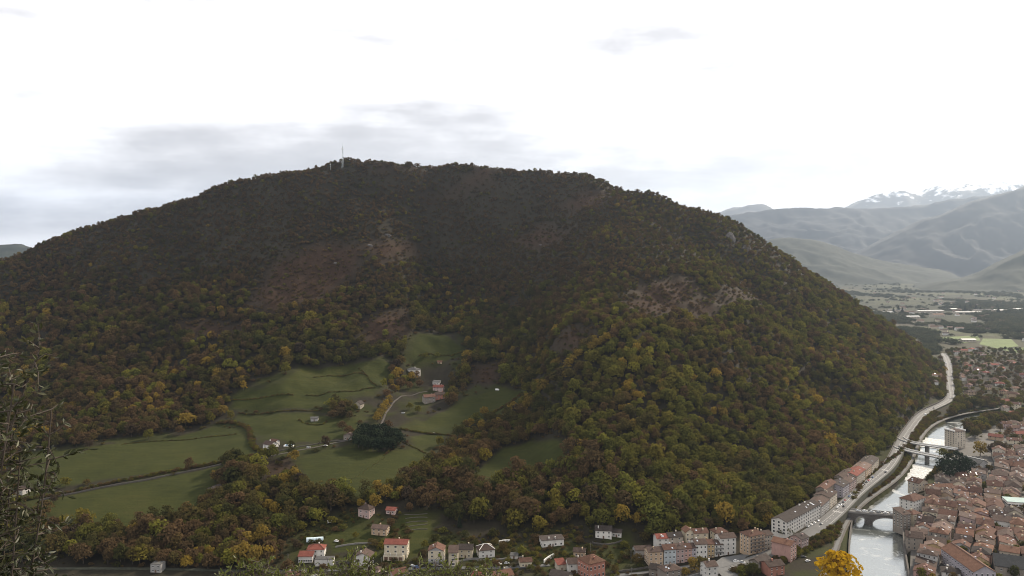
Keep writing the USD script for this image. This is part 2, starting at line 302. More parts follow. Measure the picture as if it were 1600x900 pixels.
mat('ground', {
    'a': ('attribute', {'attribute': 'displayColor'}), 'sep': ('separate_color', {}), 'g': ('geometry', {}),
    'n1': ('noise_texture', {'scale': 0.02, 'detail': 6.0, 'roughness': 0.65}), 'n2': ('noise_texture', {'scale': 0.35, 'detail': 6.0, 'roughness': 0.7}),
    'mow': ('mapping', {'rotation': (0, 0, 0.5), 'scale': (0.05, 0.4, 0.3)}), 'n3': ('noise_texture', {'scale': 1.0, 'detail': 4.0, 'roughness': 0.6}),
    'floor': ('rgb_ramp', {'ramp': [(0.3, (0.0154, 0.0140, 0.0091)), (0.5, (0.0238, 0.0196, 0.0133)), (0.7, (0.0224, 0.0231, 0.0112))]}),
    'grass1': ('rgb_ramp', {'ramp': [(0.28, (0.0157, 0.0196, 0.0041)), (0.45, (0.0222, 0.0264, 0.0054)), (0.56, (0.0296, 0.0333, 0.0066)), (0.66, (0.0380, 0.0372, 0.0091)), (0.8, (0.0417, 0.0363, 0.0108))]}),
    'fern': ('rgb_ramp', {'ramp': [(0.25, (0.0189, 0.0116, 0.0064)), (0.5, (0.0326, 0.0184, 0.0108)), (0.75, (0.0452, 0.0277, 0.0150))]}),
    'vor': ('voronoi_texture', {'scale': 0.0042, 'randomness': 1.0}), 'vm': ('mapping', {'scale': (1.0, 0.75, 0.0), 'rotation': (0, 0, 0.35)}),
    'vsep': ('separate_color', {}),
    'fields': ('rgb_ramp', {'interpolate': True, 'ramp': [(0.0, (0.0193, 0.0230, 0.0116)), (0.25, (0.0290, 0.0310, 0.0162)), (0.5, (0.0367, 0.0397, 0.0193)), (0.7, (0.0464, 0.0496, 0.0240)), (0.85, (0.0464, 0.0397, 0.0271)), (1.0, (0.0580, 0.0654, 0.0290))]}),
    'nmix': ('math', {'math_type': 'multiply_add', 'value2': 0.45}), 'half': ('math', {'math_type': 'multiply_add', 'value2': 0.4}), 'tuft': ('math', {'math_type': 'multiply', 'value2': 0.2}),
    'm1': ('mix_color', {}), 'm2': ('mix_color', {}), 'm3': ('mix_color', {}),
    'edge': ('math', {'math_type': 'multiply_add', 'value2': 0.7, 'value3': -0.35}), 'me': ('math', {'math_type': 'add', 'use_clamp': True}),
    'be': ('math', {'math_type': 'add', 'use_clamp': True}), 'be2': ('math', {'math_type': 'multiply', 'use_clamp': True}),
    'b': ('bump', {'strength': 0.6, 'distance': 0.6}), 'p': ('principled_bsdf', {'roughness': 0.95, 'specular_ior_level': 0.1})},
    [('a.color', 'sep.color'), ('g.position', 'n1.vector'), ('g.position', 'n2.vector'), ('g.position', 'mow.vector'), ('mow.vector', 'n3.vector'),
     ('n1.fac', 'half.value1'), ('n2.fac', 'tuft.value1'), ('tuft.value', 'half.value3'), ('n3.fac', 'nmix.value1'), ('half.value', 'nmix.value3'),
     ('n2.fac', 'floor.fac'), ('nmix.value', 'grass1.fac'), ('n2.fac', 'fern.fac'), ('g.position', 'vm.vector'), ('vm.vector', 'vor.vector'), ('vor.color', 'vsep.color'), ('vsep.r', 'fields.fac'),
     ('n2.fac', 'edge.value1'), ('sep.g', 'be.value1'), ('edge.value', 'be.value2'), ('be.value', 'be2.value1'), ('sep.g', 'be2.value2'),
     ('floor.color', 'm1.a'), ('fern.color', 'm1.b'), ('be2.value', 'm1.fac'), ('m1.result', 'm2.a'), ('grass1.color', 'm2.b'), ('sep.r', 'm2.fac'),
     ('m2.result', 'm3.a'), ('fields.color', 'm3.b'), ('sep.b', 'm3.fac'), ('m3.result', 'p.base_color'), ('n2.fac', 'b.height'), ('b.normal', 'p.normal')])
def grid_mesh(X, Y, Z):
    n, k = Z.shape; i, j = np.meshgrid(np.arange(n - 1), np.arange(k - 1), indexing='ij')
    a = i * k + j
    return np.stack([X.ravel(), np.broadcast_to(Y, Z.shape).ravel(), Z.ravel()], 1), np.stack([a, a + k, a + k + 1, a + 1], -1).reshape(-1, 4)
gv, gf = grid_mesh(VX, VY, TER)
def ground_piece(name, faces, label=None, kind='structure'):
    used, inv = np.unique(faces, return_inverse=True)
    m = solo(name, (gv[used], inv.reshape(faces.shape)), 'ground', kind=kind, label=label, smooth=True)
    UsdGeom.PrimvarsAPI(m).CreatePrimvar('displayColor', Sdf.ValueTypeNames.Color3fArray, 'vertex').Set(Vt.Vec3fArray.FromNumpy(cover.reshape(-1, 3)[used].astype(np.float32)))
_c = gv[gf].mean(1)
_own = np.full(len(gf), -1)
for k, p in enumerate(MEADOWS):
    a, b, c, d = p.bounds
    m = np.nonzero((_c[:, 0] > a) & (_c[:, 0] < c) & (_c[:, 1] > b) & (_c[:, 1] < d))[0]
    _own[m[shapely.contains(p, shapely.points(_c[m, 0], _c[m, 1]))]] = k
_far_face = (_c[:, 1] > 1640) & (_c[:, 0] > 250)
_hill = (_own < 0) & ~_far_face & (_c[:, 2] > 2.5)
ground_piece('ground', gf[(_own < 0) & ~_far_face & ~_hill])
ground_piece('hill', gf[_hill])
ground_piece('valley_ground', gf[_far_face & (_own < 0)])
for k in range(len(MEADOWS)):
    if (_own == k).any(): ground_piece('meadow', gf[_own == k])
# the slope that falls away below the viewpoint
sx = np.linspace(-160, 160, 60); sy = np.linspace(-60, 330, 90)
SX, SY = np.meshgrid(sx, sy, indexing='ij')
def near_ground(x, y):
    r = np.maximum(y, 0); return np.maximum(228.3 - 0.30 * np.clip(r, 0, 2) - 0.78 * np.maximum(r - 2, 0) + (meshkit.fbm(np.stack([x, y, 0 * x], -1) / 9, 3, 2) - 0.5) * np.clip(r / 6, 0, 1) * 2.0, -3)
hv, hf = grid_mesh(SX, SY, near_ground(SX, SY))
hm = solo('hillside', (hv, hf), 'ground', kind='structure', smooth=True)
UsdGeom.PrimvarsAPI(hm).CreatePrimvar('displayColor', Sdf.ValueTypeNames.Color3fArray, 'vertex').Set(Vt.Vec3fArray.FromNumpy(np.tile(np.array([[0, 0.3, 0]], np.float32), (len(hv), 1))))

# bright sports fields far along the straight road
plain('bright_grass', (0.085, 0.115, 0.032), 0.95, 0.25, 0.02)
for pts in ([(1468, 527), (1528, 524), (1532, 532), (1500, 537), (1472, 534)], [(1536, 529), (1580, 530), (1592, 541), (1560, 545), (1530, 538)], [(1562, 546), (1600, 543), (1640, 548), (1640, 556), (1585, 551)]):
    P = Polygon([tuple(at(x, y, 0)[:2]) for x, y in pts]); t3 = trimesh.creation.triangulate_polygon(P, engine='earcut')
    solo('sports_field', (np.c_[t3[0], np.full(len(t3[0]), 0.25)], t3[1]), 'bright_grass', kind='structure')
# ---------------------------------------------------------------- river water
mat('water', {'g': ('geometry', {}), 'mp': ('mapping', {'scale': (0.30, 0.30, 1.0), 'rotation': (0, 0, 0.9)}), 'n': ('noise_texture', {'scale': 1.0, 'detail': 4.0, 'roughness': 0.55}),
    'f': ('noise_texture', {'scale': 0.05, 'detail': 8.0, 'roughness': 0.62, 'distortion': 1.2}),
    'fr': ('rgb_ramp', {'ramp': [(0.53, (0.06, 0.066, 0.06)), (0.64, (0.16, 0.168, 0.163)), (0.76, (0.5, 0.51, 0.5))]}),
    'fm': ('rgb_ramp', {'ramp': [(0.53, (0.14,) * 3), (0.72, (0.42,) * 3)]}), 'fn': ('fresnel', {'IOR': 3.6}),
    'b': ('bump', {'strength': 0.16, 'distance': 0.3}), 'd': ('diffuse_bsdf', {}), 'gl': ('glossy_bsdf', {'color': (0.95, 0.97, 0.97)}), 'p': ('mix_closure', {})},
    [('g.position', 'mp.vector'), ('mp.vector', 'n.vector'), ('g.position', 'f.vector'), ('f.fac', 'fr.fac'), ('fr.color', 'd.color'), ('f.fac', 'fm.fac'), ('fm.color', 'gl.roughness'), ('n.fac', 'b.height'), ('b.normal', 'gl.normal'), ('b.normal', 'fn.normal'),
     ('fn.fac', 'p.fac'), ('d.BSDF', 'p.closure1'), ('gl.BSDF', 'p.closure2')], surface='p.closure')
solo('river', ribbon(RIVER, -RIVER_HALF - 5, RIVER_HALF + 5), 'water', kind='structure')

# ---------------------------------------------------------------- far hills and mountains
def ridge(name, skyline, Yc, Yf, Yb, zf, material, rough=1.0, seed=0, xs=110, rows=46, taper=False):
    px = np.array([s[0] for s in skyline], float); py = np.array([s[1] for s in skyline], float)
    u = np.linspace(px[0], px[-1], xs * 2); crest = CAM_H + (HORIZON - PchipInterpolator(px, py)(u)) / FOC * Yc
    t = np.concatenate([np.linspace(0, 1, rows), 1 + np.linspace(0.05, 1, 10)])
    Y = np.where(t <= 1, Yf + (Yc - Yf) * t, Yc + (Yb - Yc) * (t - 1))
    X = (u[:, None] - 800) / FOC * Yc * (Y[None, :] / Yc) ** 0.6
    P = np.stack([X, np.broadcast_to(Y, X.shape), 0 * X], -1)
    Z0 = -40.0
    prof = np.where(t <= 1, t ** 1.25, np.clip(1.15 - 0.9 * (t - 1), 0, 1))
    rid = 1 - np.abs(2 * meshkit.fbm(P / (Yc * 0.09), 5, seed) - 1)
    env = np.where(t <= 1, np.sin(np.pi * np.clip(t, 0, 1)) ** 0.8 * 0.9 + 0.04, 0.3)
    zf = Z0 + 0 * zf
    Z = zf + (crest[:, None] - zf) * (prof[None, :] + (rid - 0.78) * env[None, :] * 0.75 * rough)
    if taper:
        e = np.clip(np.minimum(np.arange(len(u)), np.arange(len(u))[::-1]) / (len(u) * 0.16), 0, 1); Z = zf + (Z - zf) * (e * e * (3 - 2 * e))[:, None]
    Z = Z + (meshkit.fbm(P / (Yc * 0.012), 4, seed + 3) - 0.5) * Yc * 0.0045 * rough * np.clip(prof, 0, 1)[None, :]
    return solo(name, grid_mesh(X, np.broadcast_to(Y, X.shape), Z), material, kind='structure', smooth=True)
def slope_mat(name, cols, scale, snow=None):
    n = {'g': ('geometry', {}), 'n': ('noise_texture', {'scale': scale, 'detail': 8.0, 'roughness': 0.65}), 'r': ('rgb_ramp', {'ramp': cols}), 'p': ('principled_bsdf', {'roughness': 0.95, 'specular_ior_level': 0.1})}
    l = [('g.position', 'n.vector'), ('n.fac', 'r.fac')]
    if snow:
        n |= {'s': ('separate_xyz', {}), 'h': ('map_range', {'from_min': snow[0], 'from_max': snow[1], 'to_min': -0.45, 'to_max': 0.28}), 'n2': ('noise_texture', {'scale': scale * 2.2, 'detail': 9.0, 'roughness': 0.62}),
              'a': ('math', {'math_type': 'multiply_add', 'value2': 1.5}), 'rr': ('rgb_ramp', {'ramp': [(0.58, (0, 0, 0)), (0.72, (1, 1, 1))]}), 'm': ('mix_color', {'b': (0.75, 0.77, 0.8)})}
        l += [('g.position', 's.vector'), ('s.z', 'h.value'), ('g.position', 'n2.vector'), ('n2.fac', 'a.value1'), ('h.result', 'a.value3'), ('a.value', 'rr.fac'), ('rr.color', 'm.fac'), ('r.color', 'm.a'), ('m.result', 'p.base_color')]
    else: l += [('r.color', 'p.base_color')]
    mat(name, n, l)
slope_mat('far_wood', [(0.3, (0.016, 0.022, 0.016)), (0.5, (0.028, 0.032, 0.022)), (0.62, (0.036, 0.041, 0.029)), (0.76, (0.052, 0.052, 0.036))], 0.006)
slope_mat('far_slope', [(0.3, (0.010, 0.014, 0.017)), (0.55, (0.016, 0.020, 0.022)), (0.68, (0.027, 0.029, 0.028)), (0.8, (0.036, 0.036, 0.033))], 0.0028)
slope_mat('snow_slope', [(0.3, (0.05, 0.05, 0.05)), (0.7, (0.09, 0.085, 0.08))], 0.0022, snow=(1250, 2050))
ridge('snowy_mountain', [(1060, 352), (1120, 334), (1150, 326), (1175, 319), (1190, 318), (1215, 328), (1290, 336), (1330, 322), (1355, 309), (1385, 300), (1410, 297), (1430, 303), (1450, 298), (1465, 288), (1500, 281), (1530, 277), (1560, 272), (1600, 270), (1660, 262), (1740, 274), (1900, 300)], 18000, 13500, 22000, 250, 'snow_slope', 0.8, 21, 150, 60)
ridge('mountain', [(1000, 384), (1080, 356), (1130, 340), (1175, 331), (1240, 325), (1290, 326), (1350, 326), (1400, 324), (1440, 321), (1480, 312), (1540, 306), (1600, 300), (1700, 285), (1850, 300)], 12500, 9800, 16000, 60, 'far_slope', 0.8, 5, 130, 56)
ridge('mountain', [(1330, 402), (1355, 390), (1380, 376), (1420, 358), (1450, 343), (1470, 338), (1500, 325), (1530, 313), (1560, 306), (1600, 294), (1680, 268), (1760, 262), (1900, 280)], 9600, 8000, 13000, 20, 'far_slope', 0.6, 9, 130, 56)
ridge('hill', [(1080, 392), (1120, 386), (1180, 380), (1230, 373), (1262, 375), (1300, 383), (1330, 394), (1370, 405), (1410, 413), (1460, 420), (1540, 428)], 7600, 6300, 9400, 5, 'far_wood', 0.5, 13, 110, 46, True)
ridge('hill', [(1400, 436), (1480, 440), (1520, 435), (1545, 424), (1570, 410), (1600, 396), (1650, 372), (1750, 350), (1950, 340)], 5600, 4900, 7000, 5, 'far_wood', 0.5, 17, 110, 46, True)
ridge('hill', [(-300, 392), (-160, 384), (-60, 386), (0, 383), (20, 381), (40, 386), (62, 388), (100, 392), (180, 400)], 6500, 5000, 8000, 60, 'far_wood', 0.5, 27)

# ---------------------------------------------------------------- tree kinds
stage.CreateClassPrim('/World/kinds')
def leaf_quads(c, nrm, size, rng, jitter=0.8):
    n = len(c); d = nrm + rng.normal(0, jitter, (n, 3)); d /= np.linalg.norm(d, axis=1, keepdims=True) + 1e-9
    a = np.cross(d, rng.normal(0, 1, (n, 3))); a /= np.linalg.norm(a, axis=1, keepdims=True) + 1e-9
    b = np.cross(d, a); s = (size * rng.uniform(0.6, 1.35, n))[:, None]; r = rng.uniform(0.55, 1.0, (n, 1))
    v = np.stack([c - a * s - b * s * r * 0.4, c + b * s * r * -1.0 + a * s * 0.2, c + a * s + b * s * r * 0.3, c - a * s * 0.1 + b * s * r], 1).reshape(-1, 3)
    k = np.arange(n)[:, None] * 4
    return v, np.vstack([k + [0, 1, 2], k + [0, 2, 3]])
def lobed_crown(seed, wide=0.36, low=0.34, high=0.86, lobes=13, per=40, leaf=0.056, lobe_r=0.17, flat=1.0):
    rng = np.random.default_rng(seed); cs, ns = [], []
    for k in range(lobes):
        t = (k + 0.5) / lobes; zc = low + (high - low) * t
        prof = np.sqrt(max(1 - ((t - 0.38) / 0.72) ** 2, 0.02)) if flat else 1 - 0.85 * t
        ang = k * 2.4 + rng.uniform(-0.5, 0.5); rr = wide * prof * rng.uniform(0.2, 1.0)
        c = np.array([math.cos(ang) * rr, math.sin(ang) * rr, zc]); R = lobe_r * rng.uniform(0.6, 1.4) * (0.75 + 0.5 * prof)
        d = rng.normal(0, 1, (per, 3)); d[:, 2] = np.abs(d[:, 2]) * 1.0 - 0.3; d /= np.linalg.norm(d, axis=1, keepdims=True)
        cs.append(c + d * R * rng.uniform(0.75, 1.08, (per, 1)) * [1, 1, 0.85]); ns.append(d)
    return leaf_quads(np.vstack(cs), np.vstack(ns), leaf, rng, 0.45)
def trunk_mesh(h=0.5, r=0.022, seed=0):
    rng = np.random.default_rng(seed)
    ms = [tube([(0, 0, -0.05), (0.005, 0, h * 0.5), (0.0, 0.01, h)], [r * 1.3, r, r * 0.5], 5)]
    for k in range(3):
        a = rng.uniform(0, 6.28); ms.append(tube([(0, 0, h * (0.6 + 0.13 * k)), (math.cos(a) * 0.1, math.sin(a) * 0.1, h * 0.9 + 0.06 * k), (math.cos(a) * 0.2, math.sin(a) * 0.2, h * 1.15 + 0.08 * k)], [r * 0.55, r * 0.4, r * 0.15], 4))
    return cat_mesh(ms)
def cone_crown(seed, n=420, wide=0.2):
    rng = np.random.default_rng(seed); z = 1 - np.sqrt(rng.uniform(0, 1, n)) * 0.93; ang = rng.uniform(0, 6.28, n)
    tier = 0.75 + 0.25 * np.sin(z * 55 + np.sin(ang * 3)); r = (1 - z) * wide * tier * rng.uniform(0.7, 1.05, n) + 0.01
    c = np.stack([np.cos(ang) * r, np.sin(ang) * r, z], 1); nr = np.stack([np.cos(ang), np.sin(ang), 0.5 + 0 * z], 1)
    return leaf_quads(c, nr, 0.036, rng, 0.6)
CROWNS = {
 'broad': [lobed_crown(s, 0.34 + 0.03 * (s % 4), 0.26 + 0.03 * (s % 3), 0.80 + 0.02 * (s % 5), 10 + s % 6) for s in range(8)],
 'tall': [lobed_crown(40 + s, 0.2, 0.22, 0.93, 12, 34, 0.04, 0.13) for s in range(3)],
 'bush': [lobed_crown(60 + s, 0.6, 0.18, 0.78, 10, 34, 0.075, 0.28) for s in range(3)],
 'cone': [cone_crown(80 + s, 430, 0.2 + 0.03 * s) for s in range(2)],
 'cedar': [lobed_crown(90 + s, 0.34, 0.2, 0.9, 22, 34, 0.035, 0.13) for s in range(2)],
}
TRUNKS = [trunk_mesh(0.55, 0.02, s) for s in range(2)]
SPECIES = {}
def species(name, shape, leaf):
    SPECIES[name] = []
    for k, cm in enumerate(CROWNS[shape]):
        p = f'/World/kinds/{name}_form_{k + 1:03d}'
        UsdGeom.Xform.Define(stage, p)
        part(p, 'crown', cm, leaf)
        if shape != 'bush': part(p, 'trunk', TRUNKS[k % 2], 'bark')
        SPECIES[name].append(p)
for nm, sh, lf in [('wood_tree', 'broad', 'leaf_wood'), ('tall_wood_tree', 'tall', 'leaf_wood'), ('tall_brown_tree', 'tall', 'leaf_brown'), ('brown_tree', 'broad', 'leaf_brown'), ('olive_tree_kind', 'broad', 'leaf_olive'), ('gold_tree', 'broad', 'leaf_gold'), ('lime_tree', 'broad', 'leaf_lime'), ('rust_tree', 'broad', 'leaf_rust'),
                   ('gold_poplar', 'tall', 'leaf_gold'), ('lime_poplar', 'tall', 'leaf_lime'), ('conifer', 'cone', 'leaf_conifer'), ('cedar', 'cedar', 'leaf_conifer'), ('dark_evergreen', 'broad', 'leaf_conifer'), ('shrub', 'bush', 'leaf_wood'), ('brown_shrub', 'bush', 'leaf_brown'), ('olive_shrub', 'bush', 'leaf_olive'), ('far_tree', 'bush', 'leaf_far'), ('bright_tree', 'broad', 'leaf_bright')]:
    species(nm, sh, lf)
TREE_LOOK = {'dark_evergreen': 'dark rounded evergreen', 'tall_wood_tree': 'slim dark green autumn tree', 'tall_brown_tree': 'slim brown autumn tree', 'wood_tree': 'dark green autumn broadleaf tree', 'brown_tree': 'brown autumn broadleaf tree', 'olive_tree_kind': 'olive green broadleaf tree', 'gold_tree': 'golden yellow broadleaf tree', 'lime_tree': 'yellow green broadleaf tree', 'rust_tree': 'rust red broadleaf tree',
             'gold_poplar': 'slim golden poplar', 'lime_poplar': 'slim yellow green poplar', 'conifer': 'dark pointed conifer', 'cedar': 'broad dark cedar', 'shrub': 'low dark green shrub', 'brown_shrub': 'low brown shrub', 'olive_shrub': 'low olive shrub', 'bright_tree': 'bright golden tree'}
SINGLES = []
def tree(kind, X, Y, h, where, group, z=None, name='tree', label=None, wide=1.0):
    SINGLES.append((X, Y))
    ref = SPECIES[kind][RNG.integers(len(SPECIES[kind]))]
    z = float(ground(X, Y)) if z is None else z
    w = h * wide * RNG.uniform(0.92, 1.1)
    nm = 'shrub' if 'shrub' in kind else ('conifer' if kind in ('conifer', 'cedar', 'dark_evergreen') else name)
    return thing(nm, (X, Y, z - 0.3), RNG.uniform(0, 6.28), label or f'{TREE_LOOK[kind]} {where}', 'shrub' if nm == 'shrub' else 'tree', group, scale=(w, w, h), ref=ref)
def scatter(name, label, items, kinds):
    """items: rows of (kind number, x, y, z, height, width factor): one wood that nobody could count, drawn as copies of its tree kinds."""
    if not len(items): return
    it = np.array(items, float)
    path = numbered(name); pi = UsdGeom.PointInstancer.Define(stage, path); targets, base = [], []
    for k in kinds:
        base.append(len(targets))
        for j, ref in enumerate(SPECIES[k]):
            x = UsdGeom.Xform.Define(stage, f'{path}/{k}_{j + 1:03d}'); x.GetPrim().GetReferences().AddInternalReference(ref); targets.append(x.GetPath())
    pi.CreatePrototypesRel().SetTargets(targets)
    n = len(it); forms = np.array([len(SPECIES[k]) for k in kinds])[it[:, 0].astype(int)]
    idx = np.array(base)[it[:, 0].astype(int)] + (RNG.uniform(0, 1, n) * forms).astype(int)
    pi.CreateProtoIndicesAttr(Vt.IntArray.FromNumpy(idx.astype(np.int32)))
    pi.CreatePositionsAttr(Vt.Vec3fArray.FromNumpy(it[:, 1:4].astype(np.float32)))
    w = it[:, 4] * it[:, 5]
    pi.CreateScalesAttr(Vt.Vec3fArray.FromNumpy(np.stack([w, w, it[:, 4]], 1).astype(np.float32)))
    a = RNG.uniform(0, math.pi, n); pi.CreateOrientationsAttr(Vt.QuathArray([Gf.Quath(float(math.cos(t)), 0, 0, float(math.sin(t))) for t in a]))
    tag(pi, label, 'woodland', None, 'stuff')

# ---------------------------------------------------------------- where nothing may grow
MEADOW_ALL, BRACKEN_ALL = shapely.union_all(MEADOWS), shapely.union_all(BRACKENS)
def px_of(X, Y, Z): return 800 + FOC * X / Y, HORIZON + FOC * (CAM_H - Z) / Y
ROAD_TREE, TRACK_TREE, RIVER_TREE = cKDTree(ROAD[:, :2]), cKDTree(TRACK[:, :2]), cKDTree(RIVER[:, :2])
def hides_road(X, Y, h):                          # whether a tree stands in the line of sight from the viewpoint down to the road
    X, Y, h = (np.asarray(a, float) for a in (X, Y, h)); r = np.hypot(X, Y); out = np.zeros(len(X), bool)
    for s in np.arange(4, 100, 6.0):
        d, i = ROAD_TREE.query(np.c_[X * (1 + s / r), Y * (1 + s / r)]); out |= (d < ROAD_HALF[i] + 1.0) & (s < (h - 1.5) * r / 225.0) & (Y > 640)
    return out
def free(X, Y, hw=1.5):
    q = np.c_[X, Y]
    d1, i1 = ROAD_TREE.query(q); d2, _ = TRACK_TREE.query(q); d3, _ = RIVER_TREE.query(q)
    return (d1 > ROAD_HALF[i1] + hw) & (d2 > 3.5) & (d3 > RIVER_HALF + 1)

# ---------------------------------------------------------------- building materials
def wall_mat(name, col):
    c = np.array(col)
    mat(name, {'g': ('geometry', {}), 'o': ('object_info', {}), 'mp': ('mapping', {'scale': (0.9, 0.9, 0.22)}), 'n': ('noise_texture', {'scale': 1.0, 'detail': 6.0, 'roughness': 0.7}), 'n2': ('noise_texture', {'scale': 0.22, 'detail': 3.0}),
               'mul': ('math', {'math_type': 'multiply_add', 'value2': 0.6}), 'half': ('math', {'math_type': 'multiply', 'value2': 0.4}),
               'r': ('rgb_ramp', {'ramp': [(0.28, tuple(c * 0.62)), (0.45, tuple(c * 0.9)), (0.65, tuple(np.minimum(c * 1.08, 0.85)))]}), 'v': ('map_range', {'to_min': 0.86, 'to_max': 1.1}), 'h': ('hsv', {'saturation': 1.0}),
               'p': ('principled_bsdf', {'roughness': 0.9, 'specular_ior_level': 0.15})},
        [('g.position', 'mp.vector'), ('mp.vector', 'n.vector'), ('g.position', 'n2.vector'), ('n2.fac', 'half.value1'), ('n.fac', 'mul.value1'), ('half.value', 'mul.value3'), ('mul.value', 'r.fac'), ('o.random', 'v.value'), ('v.result', 'h.value'), ('r.color', 'h.color'), ('h.color', 'p.base_color')])
WALLS = {'white': (0.508, 0.492, 0.459), 'cream': (0.426, 0.377, 0.287), 'ochre': (0.377, 0.279, 0.156), 'tan': (0.361, 0.271, 0.189), 'pink': (0.377, 0.238, 0.205), 'grey': (0.279, 0.271, 0.262), 'beige': (0.361, 0.320, 0.262), 'pale blue': (0.344, 0.377, 0.394), 'brick red': (0.295, 0.139, 0.102), 'stone': (0.19, 0.165, 0.14), 'rose': (0.328, 0.246, 0.230), 'lilac grey': (0.295, 0.271, 0.295)}
for k, c in WALLS.items(): wall_mat('wall_' + k.replace(' ', '_'), c)
def roof_mat(name, col):
    c = np.array(col)
    mat(name, {'g': ('geometry', {}), 'o': ('object_info', {}), 'tc': ('texture_coordinate', {}), 'w': ('noise_texture', {'scale': 0.35, 'detail': 6.0, 'roughness': 0.75}), 'n': ('noise_texture', {'scale': 2.2, 'detail': 3.0, 'roughness': 0.6}),
               'add': ('math', {'math_type': 'multiply_add', 'value2': 0.45}), 'half': ('math', {'math_type': 'multiply', 'value2': 0.55}),
               'r': ('rgb_ramp', {'ramp': [(0.3, tuple(c * 0.55)), (0.5, tuple(c)), (0.68, tuple(c * 1.32 + 0.012))]}), 'v': ('map_range', {'to_min': 0.75, 'to_max': 1.2}), 'h': ('hsv', {}),
               'wv': ('wave_texture', {'bands_direction': 'diagonal', 'scale': 1.6, 'distortion': 0.6}), 'b': ('bump', {'strength': 0.5, 'distance': 0.08}),
               'p': ('principled_bsdf', {'roughness': 0.9, 'specular_ior_level': 0.12})},
        [('g.position', 'w.vector'), ('g.position', 'n.vector'), ('n.fac', 'add.value1'), ('w.fac', 'half.value1'), ('half.value', 'add.value3'), ('add.value', 'r.fac'), ('o.random', 'v.value'), ('v.result', 'h.value'), ('r.color', 'h.color'), ('h.color', 'p.base_color'),
         ('tc.object', 'wv.vector'), ('wv.fac', 'b.height'), ('b.normal', 'p.normal')])
ROOFS = {'rust': (0.092, 0.050, 0.037), 'brown': (0.066, 0.046, 0.038), 'red': (0.165, 0.055, 0.041), 'orange': (0.122, 0.064, 0.043), 'dark brown': (0.046, 0.037, 0.033), 'faded pink': (0.125, 0.087, 0.072), 'slate': (0.022, 0.024, 0.027), 'grey': (0.10, 0.098, 0.095)}
for k, c in ROOFS.items(): roof_mat('roof_' + k.replace(' ', '_'), c)
mat('glass_dark', {'p': ('principled_bsdf', {'base_color': (0.045, 0.046, 0.048), 'roughness': 0.08, 'specular_ior_level': 0.6})}, [])
mat('skylight', {'p': ('principled_bsdf', {'base_color': (0.5, 0.52, 0.55), 'roughness': 0.12, 'metallic': 0.9})}, [])
plain('trim_white', (0.7, 0.69, 0.66), 0.6, 0.12)
plain('shutter', (0.16, 0.10, 0.075), 0.7, 0.3)
plain('door_wood', (0.10, 0.06, 0.04), 0.6, 0.3)
plain('rail_iron', (0.05, 0.048, 0.05), 0.5, 0.3)
plain('pale_metal', (0.42, 0.46, 0.46), 0.35, 0.15, 0.3, spec=0.6)
plain('teal_roof', (0.22, 0.31, 0.30), 0.8, 0.15, 0.3, spec=0.6)
plain('plastic_film', (0.50, 0.60, 0.64), 0.4, 0.2, 0.8)
plain('concrete', (0.15, 0.143, 0.135), 0.85, 0.25, 0.4)
plain('old_stone', (0.075, 0.067, 0.060), 0.9, 0.4, 0.8)

# ---------------------------------------------------------------- house builder: front faces -y before turning, x runs along the front
def wall_shell(w, d, h, kind, rise, axis, z0=-5.0):
    if kind == 'gable':
        a, b = (d, w) if axis == 'x' else (w, d)
        prof = [(-a / 2, z0), (a / 2, z0), (a / 2, h), (0, h + rise - 0.05), (-a / 2, h)]
        v = np.array([[(x, p, z) if axis == 'x' else (p, x, z) for p, z in prof] for x in (-b / 2, b / 2)], float).reshape(-1, 3)
        f = [[0, 1, 2], [0, 2, 4], [2, 3, 4]]; f = f + [[5 + i for i in t[::-1]] for t in f]
        for i in range(5):
            j = (i + 1) % 5; f += [[i, 5 + i, 5 + j], [i, 5 + j, j]]
        return v, np.array(f)
    if kind == 'shed':
        v, f = box(-w / 2, w / 2, -d / 2, d / 2, z0, h); v = v.copy(); v[(v[:, 2] > z0) & (v[:, 1] > 0), 2] = h + rise - 0.05
        return v, f
    return box(-w / 2, w / 2, -d / 2, d / 2, z0, h)
